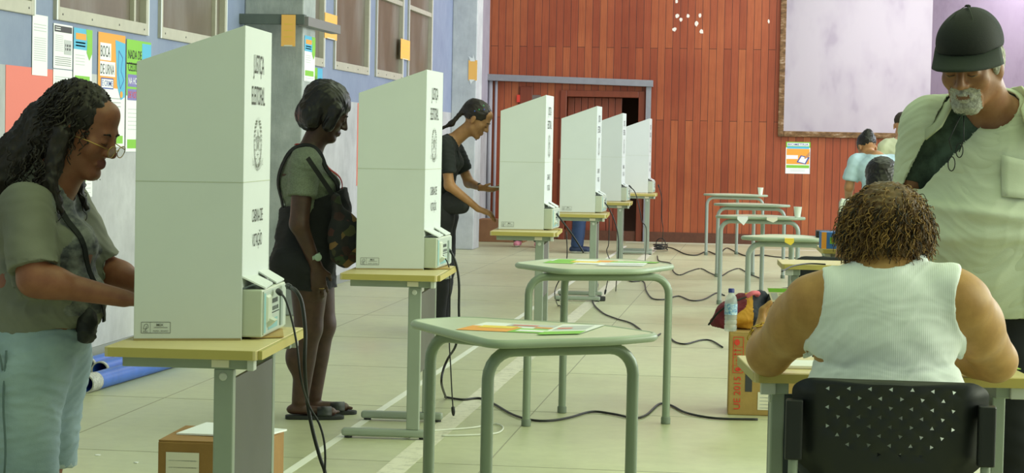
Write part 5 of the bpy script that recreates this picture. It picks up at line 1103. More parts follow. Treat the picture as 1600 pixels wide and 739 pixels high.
hand(F, W5[-1], (.30, .60, .42), (.85, .0, -.45), (.1, .5, .8), .95, .95); hand(F, W5[1], (-.8, .55, -.03), (0, 0, -1), (0, .9, 0), .95, .35)
for q in (1, -1): F.cap((q*.10-.02, .05, .56), (q*.12, .42, .53), .085, .062, .05); F.cap((q*.12, .42, .52), (q*.12, .36, .09), .056, .038, .03); F.cap((q*.12, .33, .04), (q*.12, .52, .03), .034, .028, .02)
B5 = F; organic(F, 'body', sk5, P5)
F = garment(B5, .0065, (-.32, -.24, .50), (.30, .26, 1.12), [('e', (-.02, .0, .72), (.195, .140, .10))], T5_, [(S5[q]*.45+E5[q]*.55, E5[q]+(E5[q]-S5[q])*.6, .100) for q in (-1, 1)]+[(E5[q]+(E5[q]-W5[q])*.3, W5[q]+(W5[q]-E5[q])*.6, .08) for q in (-1, 1)],
    [lambda F: [F.ell((cx, .0, .985), (.120, .35, .150), .008, sub=True) for cx in (-.300, .262)],
     lambda F: F.ell((-.025, .05, 1.118), (.088, .12, .050), .012, sub=True), lambda F: F.cap((-.03, .0, 1.06), (-.025, .05, 1.16), .074, .12, .01, sub=True)], [((0, 0, .54), (0, 0, -1)), ((-.229, 0, 0), (-1, 0, 0)), ((.178, 0, 0), (1, 0, 0))])
m, nt, p = new_mat('ribbed_white_knit'); v = coords(nt); wv = nt.nodes.new('ShaderNodeTexWave'); wv.bands_direction = 'X'; wv.inputs['Scale'].default_value = 60; nt.links.new(v, wv.inputs[0]); p.inputs['Base Color'].default_value = lin('e4eaec'); p.inputs['Roughness'].default_value = .8
bump(nt, p, wv.outputs['Fac'], .12, .002); knit = m
def fold5(V, N): return wavy(V, .0045, (8, 8, 10), 91)-.010*np.exp(-((V[:, 2]-.79-.15*np.abs(V[:, 0]+.02)**1.0)/.010)**2)*(V[:, 1] < .05)*np.clip(np.abs(V[:, 0]+.02)*7-.45, 0, 1)+wavy(V, .002, (25, 10, 30), 92, True)
tt = organic(F, 'tank_top', knit, P5, disp=fold5, sm=2)
F = Field((-.27, -.20, .30), (.25, .56, .70), .008); F.ell((-.02, .03, .57), (.225, .18, .11), .04)
for q in (1, -1): F.cap((q*.10-.02, .05, .56), (q*.12, .44, .53), .100, .076, .05)
organic(F, 'trousers', mat('navy_trousers', '20242c', .85), P5, sm=2)
hr_ = mat('hair_curly_brown', '4a3117', .5, vs=50, col2='6b4a22'); hr2 = mat('hair_light_brown', '94703a', .5); hr3 = mat('hair_dark_root', '2a1e10', .55)
F = Field((-.20, -.12, 1.02), (.17, .22, 1.31), .0055); r_, f_, u_ = A5; HL = lambda x, y, z: H5+1.02*(x*r_+y*f_+z*u_)
F.ell(H5+np.array((-.005, -.004, .038)), (.106, .118, .102), .02); F.ell(H5+np.array((-.005, -.03, -.03)), (.098, .085, .055), .03); F.ell(HL(0, .10, -.04), (.062, .060, .11), .01, A5, sub=True)
b = MB(); rs = random.Random(9); seeds = []; dirs = []
for i in range(2600):
    a = rs.uniform(0, 2*PI); z = rs.uniform(-.75, 1); rr = math.sqrt(max(0, 1-z*z)); v = np.array((rr*math.cos(a), rr*math.sin(a), z))
    if v[1] > .6 and z < .6: continue
    seeds.append(H5+np.array((-.005+v[0]*.104, -.004+v[1]*.114, .028+v[2]*.108))); dirs.append(np.array((v[0]*.55+rs.uniform(-.3, .3), v[1]*.4-.15, -.75+rs.uniform(-.3, .5)*1.0+.3*v[2])))
curls(b, seeds, dirs, .050, .0017, .0050, 1.4, 11, mi=lambda q: q.choice((0, 0, 1, 1, 2)), grav=.3, rs=rs)
organic(F, 'hair', [hr_, hr2, hr3], P5, disp=lambda V, N: wavy(V, .004, (60, 60, 40), 5, True), sm=1, extra=b)
b = MB(); b.tube([L5(.055, .100, .003), L5(.083, .06, .005), L5(.086, -.005, .004)], .0022, 6); b.tube([L5(.030+.026*math.cos(a), .104, -.006+.020*math.sin(a)) for a in np.arange(18)*2*PI/18], .0022, 6, closed=True); b.tube([L5(-.030+.026*math.cos(a), .104, -.006+.020*math.sin(a)) for a in np.arange(18)*2*PI/18], .0022, 6, closed=True)
b.build('eyeglasses', mat('black_plastic_frame', '16171a', .35), P5, smooth=True); face_bits(P5, L5, '3a2818')
gold = mat('gold_bracelet', 'c9a94a', .25, 1.); b = MB(); u = nz(W5[-1]-E5[-1]); w0 = W5[-1]-u*.012; aa = nz(np.cross(u, (1, .2, 0))); bb = np.cross(u, aa)
for i in range(16):
    a = i*2*PI/16; c = w0+.037*(math.cos(a)*aa+math.sin(a)*bb); c2 = w0+.037*(math.cos(a+.4)*aa+math.sin(a+.4)*bb); t_ = nz(c2-c); o_ = nz(c-w0)
    b.tube([c+.009*math.cos(t)*t_+.0055*math.sin(t)*(u if i % 2 else o_) for t in np.arange(10)*2*PI/10], .0018, 5, closed=True)
b.build('chain_bracelet', gold, P5, smooth=True)
# identity card held in the left hand
hc = W5[-1]+np.array((.060, .095, .105)); p = Print((0, 0, 0), (1, .15, 0), (-.35, .1, 1), INK); p.rect(-.045, -.03, .045, .03, 'cream', 0); p.rect(-.043, .012, .043, .028, 'green', 1); p.rect(-.038, -.022, -.012, .008, 'lgrey', 1); wlines(p, -.006, .038, -.02, .004, 4, 'green', .002); p.rect(-.045, -.03, .045, .03, 'green', -4)
o = p.build('identity_card'); o.scale = (.68, .68, .68); o.location = np.array((.305, 5.27, 0))+hc; tag(o, 'pale green identity paper held up by the seated woman in the tank top', 'card'); so = o.modifiers.new('t', 'SOLIDIFY'); so.thickness = .0004
# ---------------------------------------------------------------- far people
def simple_person(label, loc, rz, skn, shirt, legs, hairm, H, headc, fwd, T, arms, hairs, res=.010, sleeve=.16, bald=False, trouser='blue_jeans', shoe='dark_shoe', shoes=None, seated=False, s=1.0):
    Pn = empty('person', loc, rz, label, 'person'); F = Field((-.42, -.35, -.01), (.42, .55, H+.06), res)
    L, A = head(F, headc, fwd, (0, 0, 1), s); nb = np.array(T[0][1])+np.array((0, 0, T[0][2][2]*.75)); F.cap(nb, np.array(headc)+np.array((0, -.02, -.07)), .06, .055, .03); build_list(F, T, -.012)
    for S_, E_, W_, d in arms: F.cap(S_, E_, .045, .040, .03); F.cap(E_, W_, .040, .026, .02); hand(F, W_, d, (0, 0, -1), (-np.sign(S_[0]), 0, .2), 1., .4)
    for hp, kn, an in legs: F.cap(hp, kn, .085, .058, .04); F.cap(kn, an, .054, .038, .03); F.cap(np.array(an)+np.array((0, -.02, -.04)), np.array(an)+np.array((0, .14, -.05)), .034, .03, .02)
    organic(F, 'body', skn, Pn)
    arms = [(np.array(q[0], float), np.array(q[1], float), np.array(q[2], float), q[3]) for q in arms]
    F = garment(F, .009, (-.42, -.35, T[-1][1][2]-.12), (.42, .5, H), [('c', S_+np.array((-.02*np.sign(S_[0]), 0, 0)), S_+(E_-S_)*.7, .058, .060) for S_, E_, W_, d in arms], T,
        [(S_+nz(E_-S_)*sleeve, E_+nz(E_-S_)*.12, .13) for S_, E_, W_, d in arms]+[(E_, W_+(W_-E_)*.6, .10) for S_, E_, W_, d in arms],
        [lambda F: F.cap(nb+np.array((0, 0, .035)), np.array(headc)+np.array((0, 0, .08)), .068, .14, .01, sub=True), lambda F: F.ell(np.array(headc)+np.array((0, .02, 0)), .145, 0, sub=True)], [((0, 0, T[-1][1][2]-.06), (0, 0, -1))])
    organic(F, 'shirt', shirt, Pn, disp=lambda V, N: wavy(V, .007, (8, 8, 8), 7)+wavy(V, .003, (14, 14, 20), 8, True), sm=2)
    F = Field((-.36, -.30, 0), (.36, .60, T[-1][1][2]+.1), res)
    F.ell(T[-1][1], np.array(T[-1][2])*np.array((1, 1, .8))+.004, .04)
    for hp, kn, an in legs: F.cap(hp, kn, .105, .078, .05); F.cap(kn, np.array(an)+np.array((0, 0, .0)), .076, .066, .03)
    F.plane((0, 0, .07), (0, 0, -1)); organic(F, 'trousers', mat(trouser, {'blue_jeans': '2b3f63', 'dark_jeans': '23283a'}[trouser], .85), Pn, disp=lambda V, N: wavy(V, .005, (9, 9, 14), 9), sm=2)
    for hp, kn, an in legs:
        F = Field(np.array(an)-np.array((.08, .12, .10)), np.array(an)+np.array((.08, .24, .06)), .007); a = np.array(an, float)
        F.cap((a[0], a[1]-.045, .045), (a[0], a[1]+.13, .040), .044, .040, .02, ((0, 0, 1), 1.15)); F.cap((a[0], a[1]-.02, .05), (a[0], a[1], .085), .042, .04, .03); F.plane((0, 0, .004), (0, 0, -1))
        organic(F, 'shoe', [mat(shoe, {'dark_shoe': '20242e', 'pink_sneaker': 'd98a9c', 'navy_sneaker': '22304e', 'brown_leather': '4a231c'}[shoe], .6), mat('white_sole', 'dadad6', .6)], Pn, pick=lambda Cn: (Cn[:, 2] < .022).astype(int))
    F = Field(np.array(headc)-.20, np.array(headc)+.22, .006); r_, f_, u_ = A; HL = lambda x, y, z: np.array(headc)+s*(x*r_+y*f_+z*u_)
    for q in hairs: F.ell(HL(*q[0]), q[1], .02, A)
    F.ell(HL(0, .105, -.045), (.085, .070, .105), .01, A, sub=True); organic(F, 'hair', hairm, Pn, disp=lambda V, N: wavy(V, .003, (60, 60, 40), 3, True), sm=1)
    return Pn
blackh = mat('hair_near_black', '110d0c', .35); shorth = mat('short_cropped_hair', '3c332c', .9)
hstd = [((0, -.022, .046), (.082, .104, .090))]
stand = [((.09, 0, .86), (.09, .01, .47), (.10, -.02, .09)), ((-.09, 0, .86), (-.09, .01, .47), (-.10, -.02, .09))]
Tm = [('e', (0, .0, 1.28), (.18, .115, .17)), ('e', (0, .0, 1.10), (.165, .12, .15)), ('e', (0, .0, .95), (.165, .125, .13)), ('c', (-.14, 0, 1.40), (.14, 0, 1.40), .065, .065)]
Tm = [Tm[0], Tm[1], Tm[3], Tm[2]]
armd = lambda: [(np.array((.19, 0, 1.37)), np.array((.22, .08, 1.10)), np.array((.15, .30, 1.00)), (-.1, 1, -.1)), (np.array((-.19, 0, 1.37)), np.array((-.22, .08, 1.10)), np.array((-.15, .30, 1.00)), (.1, 1, -.1))]
# voter behind the fourth to sixth booths: elbow, jeans and shoes show
arms6 = [(np.array((.19, -.06, 1.36)), np.array((.24, -.20, 1.13)), np.array((.17, .14, 1.02)), (-.1, 1, -.1)), (np.array((-.19, 0, 1.37)), np.array((-.22, .10, 1.10)), np.array((-.12, .34, .98)), (.1, 1, -.1))]
simple_person('person in blue jeans and dark sneakers voting at the farthest booth, mostly hidden', (-2.36, 25.25, 0), FX, sk3, cloth('yellow_green', 'b4bb7c'), stand, blackh, 1.72, (0, .06, 1.56), (0, 1, -.4), Tm, arms6, hstd, trouser='blue_jeans', shoe='navy_sneaker')
simple_person('person in pink sneakers hidden behind the third booth except the feet', (-3.12, 26.3, 0), PI, sk3, cloth('grey_plain', '7c7c80'), [((.10, 0, .80), (.12, .01, .44), (.135, -.02, .09)), ((-.10, 0, .80), (-.12, .01, .44), (-.135, -.02, .09))], blackh, 1.58, (0, .02, 1.42), (0, 1, -.2), [('e', q[1][:2]+(q[1][2]-.12,), q[2]) if q[0] == 'e' else ('c', q[1][:2]+(q[1][2]-.12,), q[2][:2]+(q[2][2]-.12,), q[3], q[4]) for q in Tm],
              [(a-np.array((0, 0, .12)), b_-np.array((0, 0, .12)), c-np.array((0, 0, .12)), d) for a, b_, c, d in armd()], hstd, trouser='dark_jeans', shoe='pink_sneaker')
simple_person('woman with a dark bun and pale blue tee bending at a far desk', (.91, 17.75, 0), .25, sk3, cloth('pale_blue', 'b4cdda'), stand, blackh, 1.60, (-.03, .30, 1.365), (-.15, .8, -.75),
              [('e', (0, .12, 1.17), (.175, .13, .15)), ('e', (0, .03, 1.04), (.15, .12, .14)), ('c', (-.14, .20, 1.26), (.14, .20, 1.26), .060, .060), ('e', (0, -.02, .92), (.165, .13, .12))],
              [(np.array((-.185, .17, 1.24)), np.array((-.215, .18, 1.02)), np.array((-.16, .40, .88)), (.1, 1, -.1)), (np.array((.185, .17, 1.24)), np.array((.22, .20, 1.03)), np.array((.15, .42, .88)), (-.1, 1, -.1))],
              hstd+[((0, -.095, .085), (.042, .042, .040))], res=.009)
simple_person('man with cropped hair and cream tee standing farthest back, under the stage edge', (1.24, 20.2, 0), .1, skin('light_tan', 'c08a68', 'c99674'), cloth('cream', 'cdd0b0'), stand, shorth, 1.76, (0, .03, 1.585), (.25, 1, -.2), Tm, armd(), [((0, -.024, .050), (.079, .098, .084))], trouser='dark_jeans')
sit = [((.09, .02, .50), (.11, .40, .50), (.11, .38, .10)), ((-.09, .02, .50), (-.11, .40, .50), (-.11, .38, .10))]
dz = -.42
simple_person('seated person with smooth black hair just above the seated woman\'s curls, seen from behind', (.635, 12.15, 0), 0, sk3, cloth('black_plain', '1d2024'), sit, blackh, 1.36, (.0, .05, 1.165), (0, 1, -.35), [('e', (0, .0, .86), (.16, .115, .16)), ('e', (0, .0, .68), (.155, .125, .14)), ('c', (-.13, 0, .975), (.13, 0, .975), .06, .06), ('e', (0, .02, .54), (.17, .14, .12))],
              [(a+np.array((0, 0, dz)), b_+np.array((0, 0, dz)), c+np.array((0, 0, dz+.02)), d) for a, b_, c, d in armd()], [((0, -.022, .046), (.098, .115, .098)), ((0, -.06, -.03), (.095, .07, .09))], trouser='dark_jeans')
# ================================================================ RIGHT DESK, CHAIR AND WHAT IS ON THEM
rd = copy_tree(d0); rd.location = (-.035, 5.50, 0); rd.rotation_euler.z = math.radians(-90+7)
tag(rd, 'beige topped steel desk the seated woman in the tank top leans on', 'desk'); del rd['group']
for ch in [x for x in bpy.data.objects if x.parent == rd and x.name.startswith('modesty_panel')]:
    ch.data = ch.data.copy(); ch.data.materials.clear(); ch.data.materials.append(dk_pan); ch.location = (-.20, -.02, 0)
b = MB(); b.box(-.11, .11, -.075, .075, 0, .009); o = b.build('open_notebook', INK['white'], bevel=.002, loc=(.10, 5.70, .7505), rotz=.15); tag(o, 'white sheet pad on the right desk, by the seated woman\'s left elbow', 'paper')
b = MB(); b.box(-.036, .036, -.072, .072, 0, .011); ph = empty('phone', (.535, 5.71, .7505), -1.15, 'dark red phone lying on the right desk beside the seated woman', 'phone'); b.build('phone_body', mat('dark_red_phone', '7a1f33', .35), ph, bevel=.004)
b = MB(); b.box(-.030, .030, -.064, .064, .011, .012); b.build('screen', mat('phone_screen', '23161c', .15), ph)
b = MB(); b.box(-.09, .09, -.05, .05, 0, .002); tag(b.build('leaflet', mat('lime_paper', 'a8cc6a', .6), loc=(.60, 5.83, .7505), rotz=.2), 'lime green slip of paper behind the dark red phone', 'paper')
# chair with a perforated plastic back
ch = empty('office_chair', (.30, 5.09, 0), 0, 'black plastic chair with triangular holes in its back, under the seated woman', 'chair')
chm = mat('black_moulded_plastic', '15181a', .45, bmp=.06, bs=600)
def perforated(name, parent, mtl):
    out = rounded([(-.158, .535), (.158, .535), (.236, .600), (.238, .780), (.205, .797), (-.205, .797), (-.238, .780), (-.236, .600)], .03, 5)
    pts = [Vector(q) for q in out]; edges = [(i, (i+1) % len(out)) for i in range(len(out))]; holes = []; r = random.Random(3)
    for row in range(8):
        n = 7 if row % 2 == 0 else 6
        for c_ in range(n):
            if row == 7 and c_ in (0, 1, 5): continue
            if row == 6 and c_ in (0, 6): continue
            x = (c_-(n-1)/2)*.0505; z = .770-row*.0232; a = r.choice((0, PI/3, PI/2, .3, PI)); holes.append([(x+.0068*math.cos(a+k*2*PI/3), z+.0068*math.sin(a+k*2*PI/3)) for k in range(3)])
    for hq in holes: n0 = len(pts); pts += [Vector(q) for q in hq]; edges += [(n0, n0+1), (n0+1, n0+2), (n0+2, n0)]
    for gx in np.linspace(-.20, .20, 17):
        for gz in np.linspace(.56, .78, 9):
            if abs(gx) < .19-(.0 if gz > .6 else .04) and all(math.hypot(gx-sum(q[0] for q in hq)/3, gz-sum(q[1] for q in hq)/3) > .010 for hq in holes): pts.append(Vector((gx, gz)))
    v, e, f, *_ = delaunay_2d_cdt(pts, edges, [], 1, 1e-5)
    def inh(x, z): return any(math.hypot(x-sum(q[0] for q in hq)/3, z-sum(q[1] for q in hq)/3) < .0036 for hq in holes)
    fs = [q for q in f if not inh(sum(v[i].x for i in q)/len(q), sum(v[i].y for i in q)/len(q))]
    b = MB(); b.add([(p.x, -.055+.9*p.x**2+.10*(.80-p.y), p.y-.35*p.x**2*.6) for p in v], fs); o = b.build(name, mtl, parent, smooth=True, angle=50); so = o.modifiers.new('t', 'SOLIDIFY'); so.thickness = .005; so.offset = 0
    return o
perforated('backrest', ch, chm)
for q in (-1, 1):
    b = MB(); b.prism(rounded([(q*.232-.021, -.050), (q*.232+.021, -.050), (q*.232+.021, -.006), (q*.232-.021, -.006)], .008, 3), .588, .735); b.build('back_sleeve', chm, ch, bevel=.003)
    path = smooth_path([(q*.232, -.026, .60), (q*.232, -.020, .50), (q*.225, .03, .435), (q*.215, .12, .425), (q*.21, .34, .425)], 5)
    b = MB(); b.tube(path, .0125, 10); b.build('frame_tube', leg_m, ch, smooth=True)
    for y0, y1 in ((-.02, -.06), (.34, .38)):
        b = MB(); b.tube([(q*.215, y0+.03, .425), (q*.225, y1, .012)], .0125, 10); l_ = b.build('leg', leg_m, ch, smooth=True); b = MB(); b.lathe([(.015, 0), (.017, .002), (.017, .03), (.014, .034)], (q*.225, y1, 0), 12); b.build('rubber_foot', mat('black_glide', '26282a', .6), l_)
b = MB(); b.prism(rounded([(-.225, .0), (.225, .0), (.215, .42), (-.215, .42)], .06, 6), .432, .452); b.build('seat', chm, ch, bevel=.006)
# backpack and bottle on the UE box
bp = empty('backpack', (-.12, 10.53, .421), .1, 'maroon and mustard yellow backpack slumped on the UE 2015 box', 'backpack')
F = Field((-.24, -.20, -.06), (.22, .22, .28), .006); F.ell((-.02, .02, .075), (.135, .10, .085), .03); F.ell((-.10, .02, .03), (.075, .08, .055), .03); F.cap((0, .02, .12), (.08, .03, .17), .055, .035, .04); F.plane((0, 0, .003), (0, 0, -1))
F.F = np.where(np.broadcast_to((np.meshgrid(*F.ax, indexing='ij', sparse=True)[2] < .002), F.F.shape), 1, F.F)
organic(F, 'bag_body', [mat('maroon_nylon', '6a1626', .7, bmp=.2, bs=60), mat('mustard_nylon', 'c08a26', .7, bmp=.2, bs=60), mat('navy_nylon', '232838', .7)], bp, disp=lambda V, N: wavy(V, .009, (20, 20, 16), 3)+wavy(V, .003, (50, 50, 30), 4, True),
        pick=lambda Cn: np.where(Cn[:, 0]*.9-Cn[:, 2]*.6+.02*np.sin(Cn[:, 2]*40) < -.095, 0, np.where(Cn[:, 0] < .035, 1, 2)), sm=2)
b = MB(); b.tube(smooth_path([(-.19, -.04, .02), (-.14, -.07, .09), (-.06, -.07, .145), (.02, -.05, .175)], 6), .005, 6); b.build('piping', mat('black_strap', '17181a', .7), bp, smooth=True)
b = MB(); b.tube(smooth_path([(.0, -.05, .17), (.03, -.06, .19), (.06, -.03, .185), (.05, .0, .17)], 5), .012, 7); b.build('pink_scarf_knot', mat('pink_cloth', 'd86f80', .8), bp, smooth=True)
bk = empty('backpack', (.085, 10.58, .421), -.1, 'black backpack standing at the back of the UE 2015 box behind the water bottle', 'backpack')
F = Field((-.20, -.18, -.04), (.20, .18, .32), .0065); F.ell((-.02, 0, .09), (.11, .085, .11), .03); F.cap((.0, 0, .12), (.07, 0, .20), .07, .055, .04); F.F = np.where(np.broadcast_to((np.meshgrid(*F.ax, indexing='ij', sparse=True)[2] < .002), F.F.shape), 1, F.F)
organic(F, 'bag_body', mat('black_bag_nylon', '16171a', .6, bmp=.2, bs=60), bk, disp=lambda V, N: wavy(V, .009, (22, 22, 14), 5)+wavy(V, .004, (50, 50, 30), 4, True), sm=2)
b = MB(); b.tube(smooth_path([(-.09, -.08, .03), (-.07, -.10, .10), (-.01, -.10, .17), (.05, -.08, .22)], 6), .009, 6); b.build('strap', mat('dark_teal_strap', '253638', .7), bk, smooth=True)
x, y = (1149-1208)*10.385/3200, 10.385
bt = empty('water_bottle', (x, y, .4195), 0, 'clear plastic water bottle with blue cap and label standing on the UE 2015 box', 'bottle')
m, nt, p = new_mat('clear_bottle_plastic'); p.inputs['Base Color'].default_value = lin('d5e2e6'); p.inputs['Roughness'].default_value = .08; p.inputs['Alpha'].default_value = .38
b = MB(); b.lathe([(.028, 0), (.032, .004), (.032, .03), (.029, .035), (.032, .04), (.032, .055), (.029, .06), (.032, .065), (.032, .15), (.026, .175), (.013, .192), (.013, .203)], (0, 0, 0), 24); b.build('bottle_body', m, bt, smooth=True, angle=60)
b = MB(); b.lathe([(.0328, .085), (.0328, .140)], (0, 0, 0), 24, cap=False); b.build('bottle_label', mat('blue_label_print', '4a86c0', .5, vs=70, col2='c8dcea'), bt, smooth=True)
b = MB(); b.lathe([(.0155, .196), (.0155, .214), (.013, .217), (.001, .217)], (0, 0, 0), 20); b.build('bottle_cap', mat('dark_blue_cap', '27327e', .4), bt, smooth=True, angle=40)
# second worker desk, chair and far table
o = copy_tree(d0); del o['group']; o.location = (.06, 10.70, 0); o.rotation_euler.z = math.radians(-90+3); tag(o, 'beige desk behind the seated woman\'s left shoulder, beyond the UE 2015 box', 'desk')
ch2 = empty('office_chair', (.30, 11.95, 0), PI*.95, 'dark rounded chair back between the sticker table and the curly-haired woman', 'chair')
F = Field((-.26, -.10, .38), (.26, .42, .84), .009); F.cap((-.10, -.01, .655), (.10, -.01, .655), .075, .075, .02, ((0, 1, 0), 3)); F.cap((0, -.01, .70), (0, -.02, .44), .02, .02, .02); F.cap((-.13, .18, .45), (.13, .18, .45), .11, .11, .02, ((0, 0, 1), 4)); F.cap((0, -.02, .44), (0, .18, .44), .02, .02)
organic(F, 'seat_and_back', mat('dark_grey_upholstery', '24272a', .8), ch2)
b = MB(); b.tube([(0, .18, .44), (0, .18, .07)], .022, 12); b.build('column', mat('black_glide', '26282a', .6), ch2)
for i in range(5):
    a = i*2*PI/5; b = MB(); b.tube([(0, .18, .085), (.24*math.cos(a), .18+.24*math.sin(a), .06)], .016, 8); l_ = b.build('base_arm', mat('black_glide', '26282a', .6), ch2); b = MB(); b.lathe([(.002, 0), (.022, .01), (.026, .025), (.022, .04), (.002, .05)], (.24*math.cos(a), .18+.24*math.sin(a), .001), 10); b.build('caster', chm, l_)
o = copy_tree(d0); del o['group']; o.location = (.52, 16.35, 0); o.rotation_euler.z = math.radians(-90); tag(o, 'beige desk far back, at which the woman in pale blue bends', 'desk')
b = MB(); b.box(-.075, .075, -.13, .13, 0, .17); b.add([(-.075, -.13, .17), (.075, -.13, .17), (.075, .13, .17), (-.075, .13, .17), (-.06, -.11, .205), (.05, -.11, .19), (.05, .11, .19), (-.06, .11, .205)], [(4, 5, 6, 7), (0, 1, 5, 4), (1, 2, 6, 5), (2, 3, 7, 6), (3, 0, 4, 7)])
tag(b.build('terminal', mat('pale_machine_plastic', 'c3cabb', .4), bevel=.006, loc=(.61, 16.55, .7505)), 'small pale machine on the far desk beside the bending woman', 'machine')
b = MB(); b.prism(rounded([(-.07, -.10), (.07, -.10), (.07, .10), (-.07, .10)], .03, 4), 0, .045); tag(b.build('laptop_case', mat('black_bag_nylon', '16171a', .6), bevel=.008, loc=(.365, 13.80, .7605)), 'flat black case on the right end of the sticker table', 'case')
t = empty('supply_box', (.345, 12.6, .7505-.35), .1, 'blue and green printed carton behind the curly-haired woman\'s head at left', 'box')
o = copy_tree(d0); 
o.location = (.30, 12.42, 0); o.rotation_euler.z = math.radians(-90+2); del o['group']; tag(o, 'beige desk row farther right, mostly hidden by the curly-haired woman', 'desk')
t.location = (.365, 12.50, .7505); b = MB(); b.box(-.07, .07, -.06, .06, 0, .10); b.build('carton_body', mat('blue_printed_card', '3b72b8', .6), t, bevel=.003)
p = Print((-.07, -.061, 0), (1, 0, 0), (0, 0, 1), INK); p.rect(0, 0, .03, .10, 'orange'); p.rect(.05, .03, .09, .07, 'green'); p.rect(.06, .04, .08, .055, 'yellow', 2); p.build('label_print', t)
# someone beyond the man: only a brown shoe and trouser leg show
simple_person('person in dark trousers and brown shoes, right of the capped man\'s legs', (1.53, 11.05, 0), PI/2+.35, sk3, cloth('grey_plain', '7c7c80'), stand, blackh, 1.74, (0, .03, 1.585), (0, 1, -.2), Tm, armd(), hstd, trouser='dark_jeans', shoe='brown_leather')
# ================================================================ CABLES
cab = mat('black_cable', '16181a', .5); cabw = mat('white_cable', 'd5d8cf', .5)
def cable(label, pts, r=.0045, m_=cab, plug=None, cat='cable', plug_at=0):
    P = smooth_path(pts, 7); P[:, 2] = np.maximum(P[:, 2], r+.0018)
    t = empty('power_cable', tuple(P[0]), 0, label, cat); b = MB(); b.tube(P-P[0], r, 8); b.build('cord', m_, t, smooth=True)
    if plug:
        for k in plug:
            q = P[k]-P[0]; d_ = nz(P[1]-P[0]) if k == 0 else nz(P[-1]-P[-2]); b = MB(); b.tube([q-d_*.014, q-d_*.010, q+d_*.012, q+d_*.022, q+d_*.03], [.007, .009, .009, .007, r*1.2], 10); b.build('plug', m_, t, smooth=True)
    return t
def fl_(*pp): return [at(px, py, z=.005) for px, py in pp]
def pl_(y, *pp): return [at(px, py, y=y) for px, py in pp]
# hanging from the machines
nm = ('nearest', 'second', 'third', 'fourth', 'fifth', 'farthest')
cable('thick black cable dropping from the nearest voting machine to the floor', pl_(6.22, (451, 447))+pl_(6.15, (463, 455), (472, 475), (477, 520), (476, 570))+pl_(6.25, (480, 625), (488, 670), (500, 715), (508, 739), (512, 775)), .0062, plug=[0])
cable('thinner black cable looping down from the nearest voting machine', pl_(6.08, (436, 456))+pl_(6.02, (446, 468), (456, 500), (464, 540), (470, 590))+pl_(6.15, (482, 632), (500, 665), (508, 705), (506, 770)), .0035, plug=[0])
cable('thick black cable dropping from the second voting machine past the desk edge', pl_(9.75, (690, 381))+pl_(9.70, (702, 390), (712, 410), (717, 440), (717, 480), (717, 510), (712, 540))+pl_(9.9, (700, 560), (692, 580), (690, 600))+fl_((697, 622)), .006, plug=[0])
cable('thin black cable with a plug hanging low from the second voting machine', pl_(9.6, (682, 384))+pl_(9.55, (690, 396), (702, 420), (703, 480), (702, 530), (704, 570), (706, 610), (708, 640)), .0032, plug=[0, -1])
cable('black cable running from the third voting machine down behind the second table', pl_(14.25, (868, 332))+pl_(14.2, (878, 345), (893, 365), (906, 385), (912, 395)), .006, plug=[0])
cable('thin black cable hanging beside the third desk to the floor', pl_(14.1, (885, 362), (886, 400), (880, 425), (869, 448), (867, 462))+fl_((872, 478), (883, 492), (876, 505), (868, 512)), .004)
cable('black cable curving from the fourth voting machine to the floor', pl_(17.95, (941, 312))+pl_(17.9, (951, 325), (960, 345), (966, 370), (966, 400))+fl_((962, 455)), .005, plug=[0])
cable('black cable with a hanging plug below the fourth desk', pl_(17.8, (952, 340), (951, 380), (948, 392), (953, 410), (950, 435), (946, 455)), .004, plug=[-1])
cable('black cable hanging from the fifth voting machine behind the fourth', pl_(21.7, (984, 291))+pl_(21.7, (992, 300), (998, 320), (1003, 345), (1010, 360))+fl_((1008, 408)), .005, plug=[0])
cable('black cable from the farthest voting machine to the coil on the floor', pl_(25.7, (1029, 290))+pl_(25.7, (1034, 310), (1034, 340), (1036, 360))+fl_((1034, 386)), .005, plug=[0])
# lying on the floor
cable('long black cable across the floor from the second desk to the UE 2015 box', fl_((695, 621), (722, 625), (750, 623), (772, 632), (800, 648), (830, 657), (860, 658), (890, 653), (925, 644), (960, 648), (990, 654), (1010, 649), (1030, 632), (1048, 634), (1070, 645), (1100, 652), (1130, 655), (1184, 656)), .006)
cable('black cable snaking on the floor under the second school table to the maroon backpack', fl_((924, 428), (934, 445), (926, 470), (940, 488), (962, 498), (985, 505), (1000, 515), (1018, 529), (1032, 522)), .006)
cable('black cable curving from the second table\'s right leg to the UE 2015 box', fl_((1043, 520), (1052, 533), (1070, 538), (1095, 532), (1112, 533), (1129, 543)), .006)
cable('black wavy cable from the second table back to the right table legs', fl_((979, 430), (985, 440), (1005, 440), (1010, 455), (1020, 467), (1040, 468), (1060, 463), (1080, 470), (1100, 468), (1120, 458), (1132, 462)), .006)
cable('black cable from the coil snaking behind the second table to the middle tables', fl_((1027, 400), (1030, 408), (1048, 412), (1052, 424), (1062, 430), (1078, 424), (1095, 420), (1110, 427), (1125, 432), (1140, 424), (1155, 420), (1170, 428), (1190, 436)), .006)
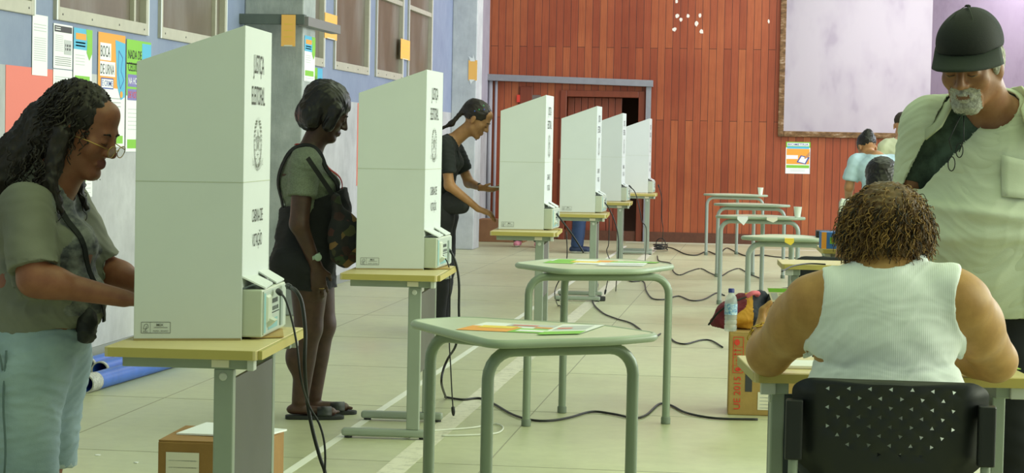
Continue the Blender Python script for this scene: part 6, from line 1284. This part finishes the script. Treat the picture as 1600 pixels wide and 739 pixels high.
cable('farthest black cable crossing the floor under the back tables', fl_((1030, 386), (1050, 388), (1070, 397), (1088, 399), (1105, 393), (1122, 398), (1135, 388), (1150, 394), (1166, 400), (1190, 399), (1215, 402), (1250, 404), (1285, 406)), .007)
cable('white cable curled on the floor by the second desk\'s foot', fl_((640, 676), (690, 672), (740, 668), (772, 662), (786, 668), (775, 677), (730, 680), (690, 681)), .004, cabw)
cable('white cable lying at the near foot of the second desk', fl_((535, 672), (560, 668), (590, 670), (620, 676), (640, 684)), .004, cabw)
cable('thin dark cable resting across the desk beyond the UE 2015 box', [at(1290, 413, z=.757), at(1262, 412, z=.757), at(1238, 416, z=.757), at(1222, 424, z=.757)], .004)
b = MB(); t_ = np.linspace(0, 6*PI, 70); c = at(1032, 392, z=0); b.tube([(c[0]+.085*math.cos(a)*(1+.1*math.sin(a*1.7)), c[1]+.25*math.sin(a)*(1+.1*math.cos(a*2.3)), .015+.004*a) for a in t_], .007, 6); b.tube([(c[0]+.06*math.cos(a*1.1), c[1]+.02, .09+.07*math.sin(a*1.1)) for a in t_], .006, 6)
tag(b.build('cable_coil', cab, smooth=True), 'tangled coil of black cable on the floor by the farthest desk', 'cable')
b = MB(); b.box(-.05, .05, -.028, .028, 0, .04); tag(b.build('power_adapter', cab, bevel=.006, loc=at(936, 470, z=.001), rotz=.4), 'small black power adapter on the floor between the third and fourth desks', 'adapter')
# scraps on the floor
for i, (px, py) in enumerate(((153, 711), (213, 723), (1140, 603), (1147, 548))):
    r = random.Random(i); a = [(.012*math.cos(k)*r.uniform(.4, 1.3), .016*math.sin(k)*r.uniform(.5, 1.5)) for k in np.arange(6)*PI/3]; b = MB(); b.prism(a, 0, .002); lo = at(px, py, z=.001)
    tag(b.build('paper_scrap', INK['white'], loc=lo), ('tiny white paper scrap on the floor by the first voter\'s shorts', 'tiny white paper scrap on the floor left of the brown box', 'tiny white scrap on the floor left of the UE 2015 box, nearer one', 'tiny white scrap on the floor left of the UE 2015 box, farther one')[i], 'scrap')
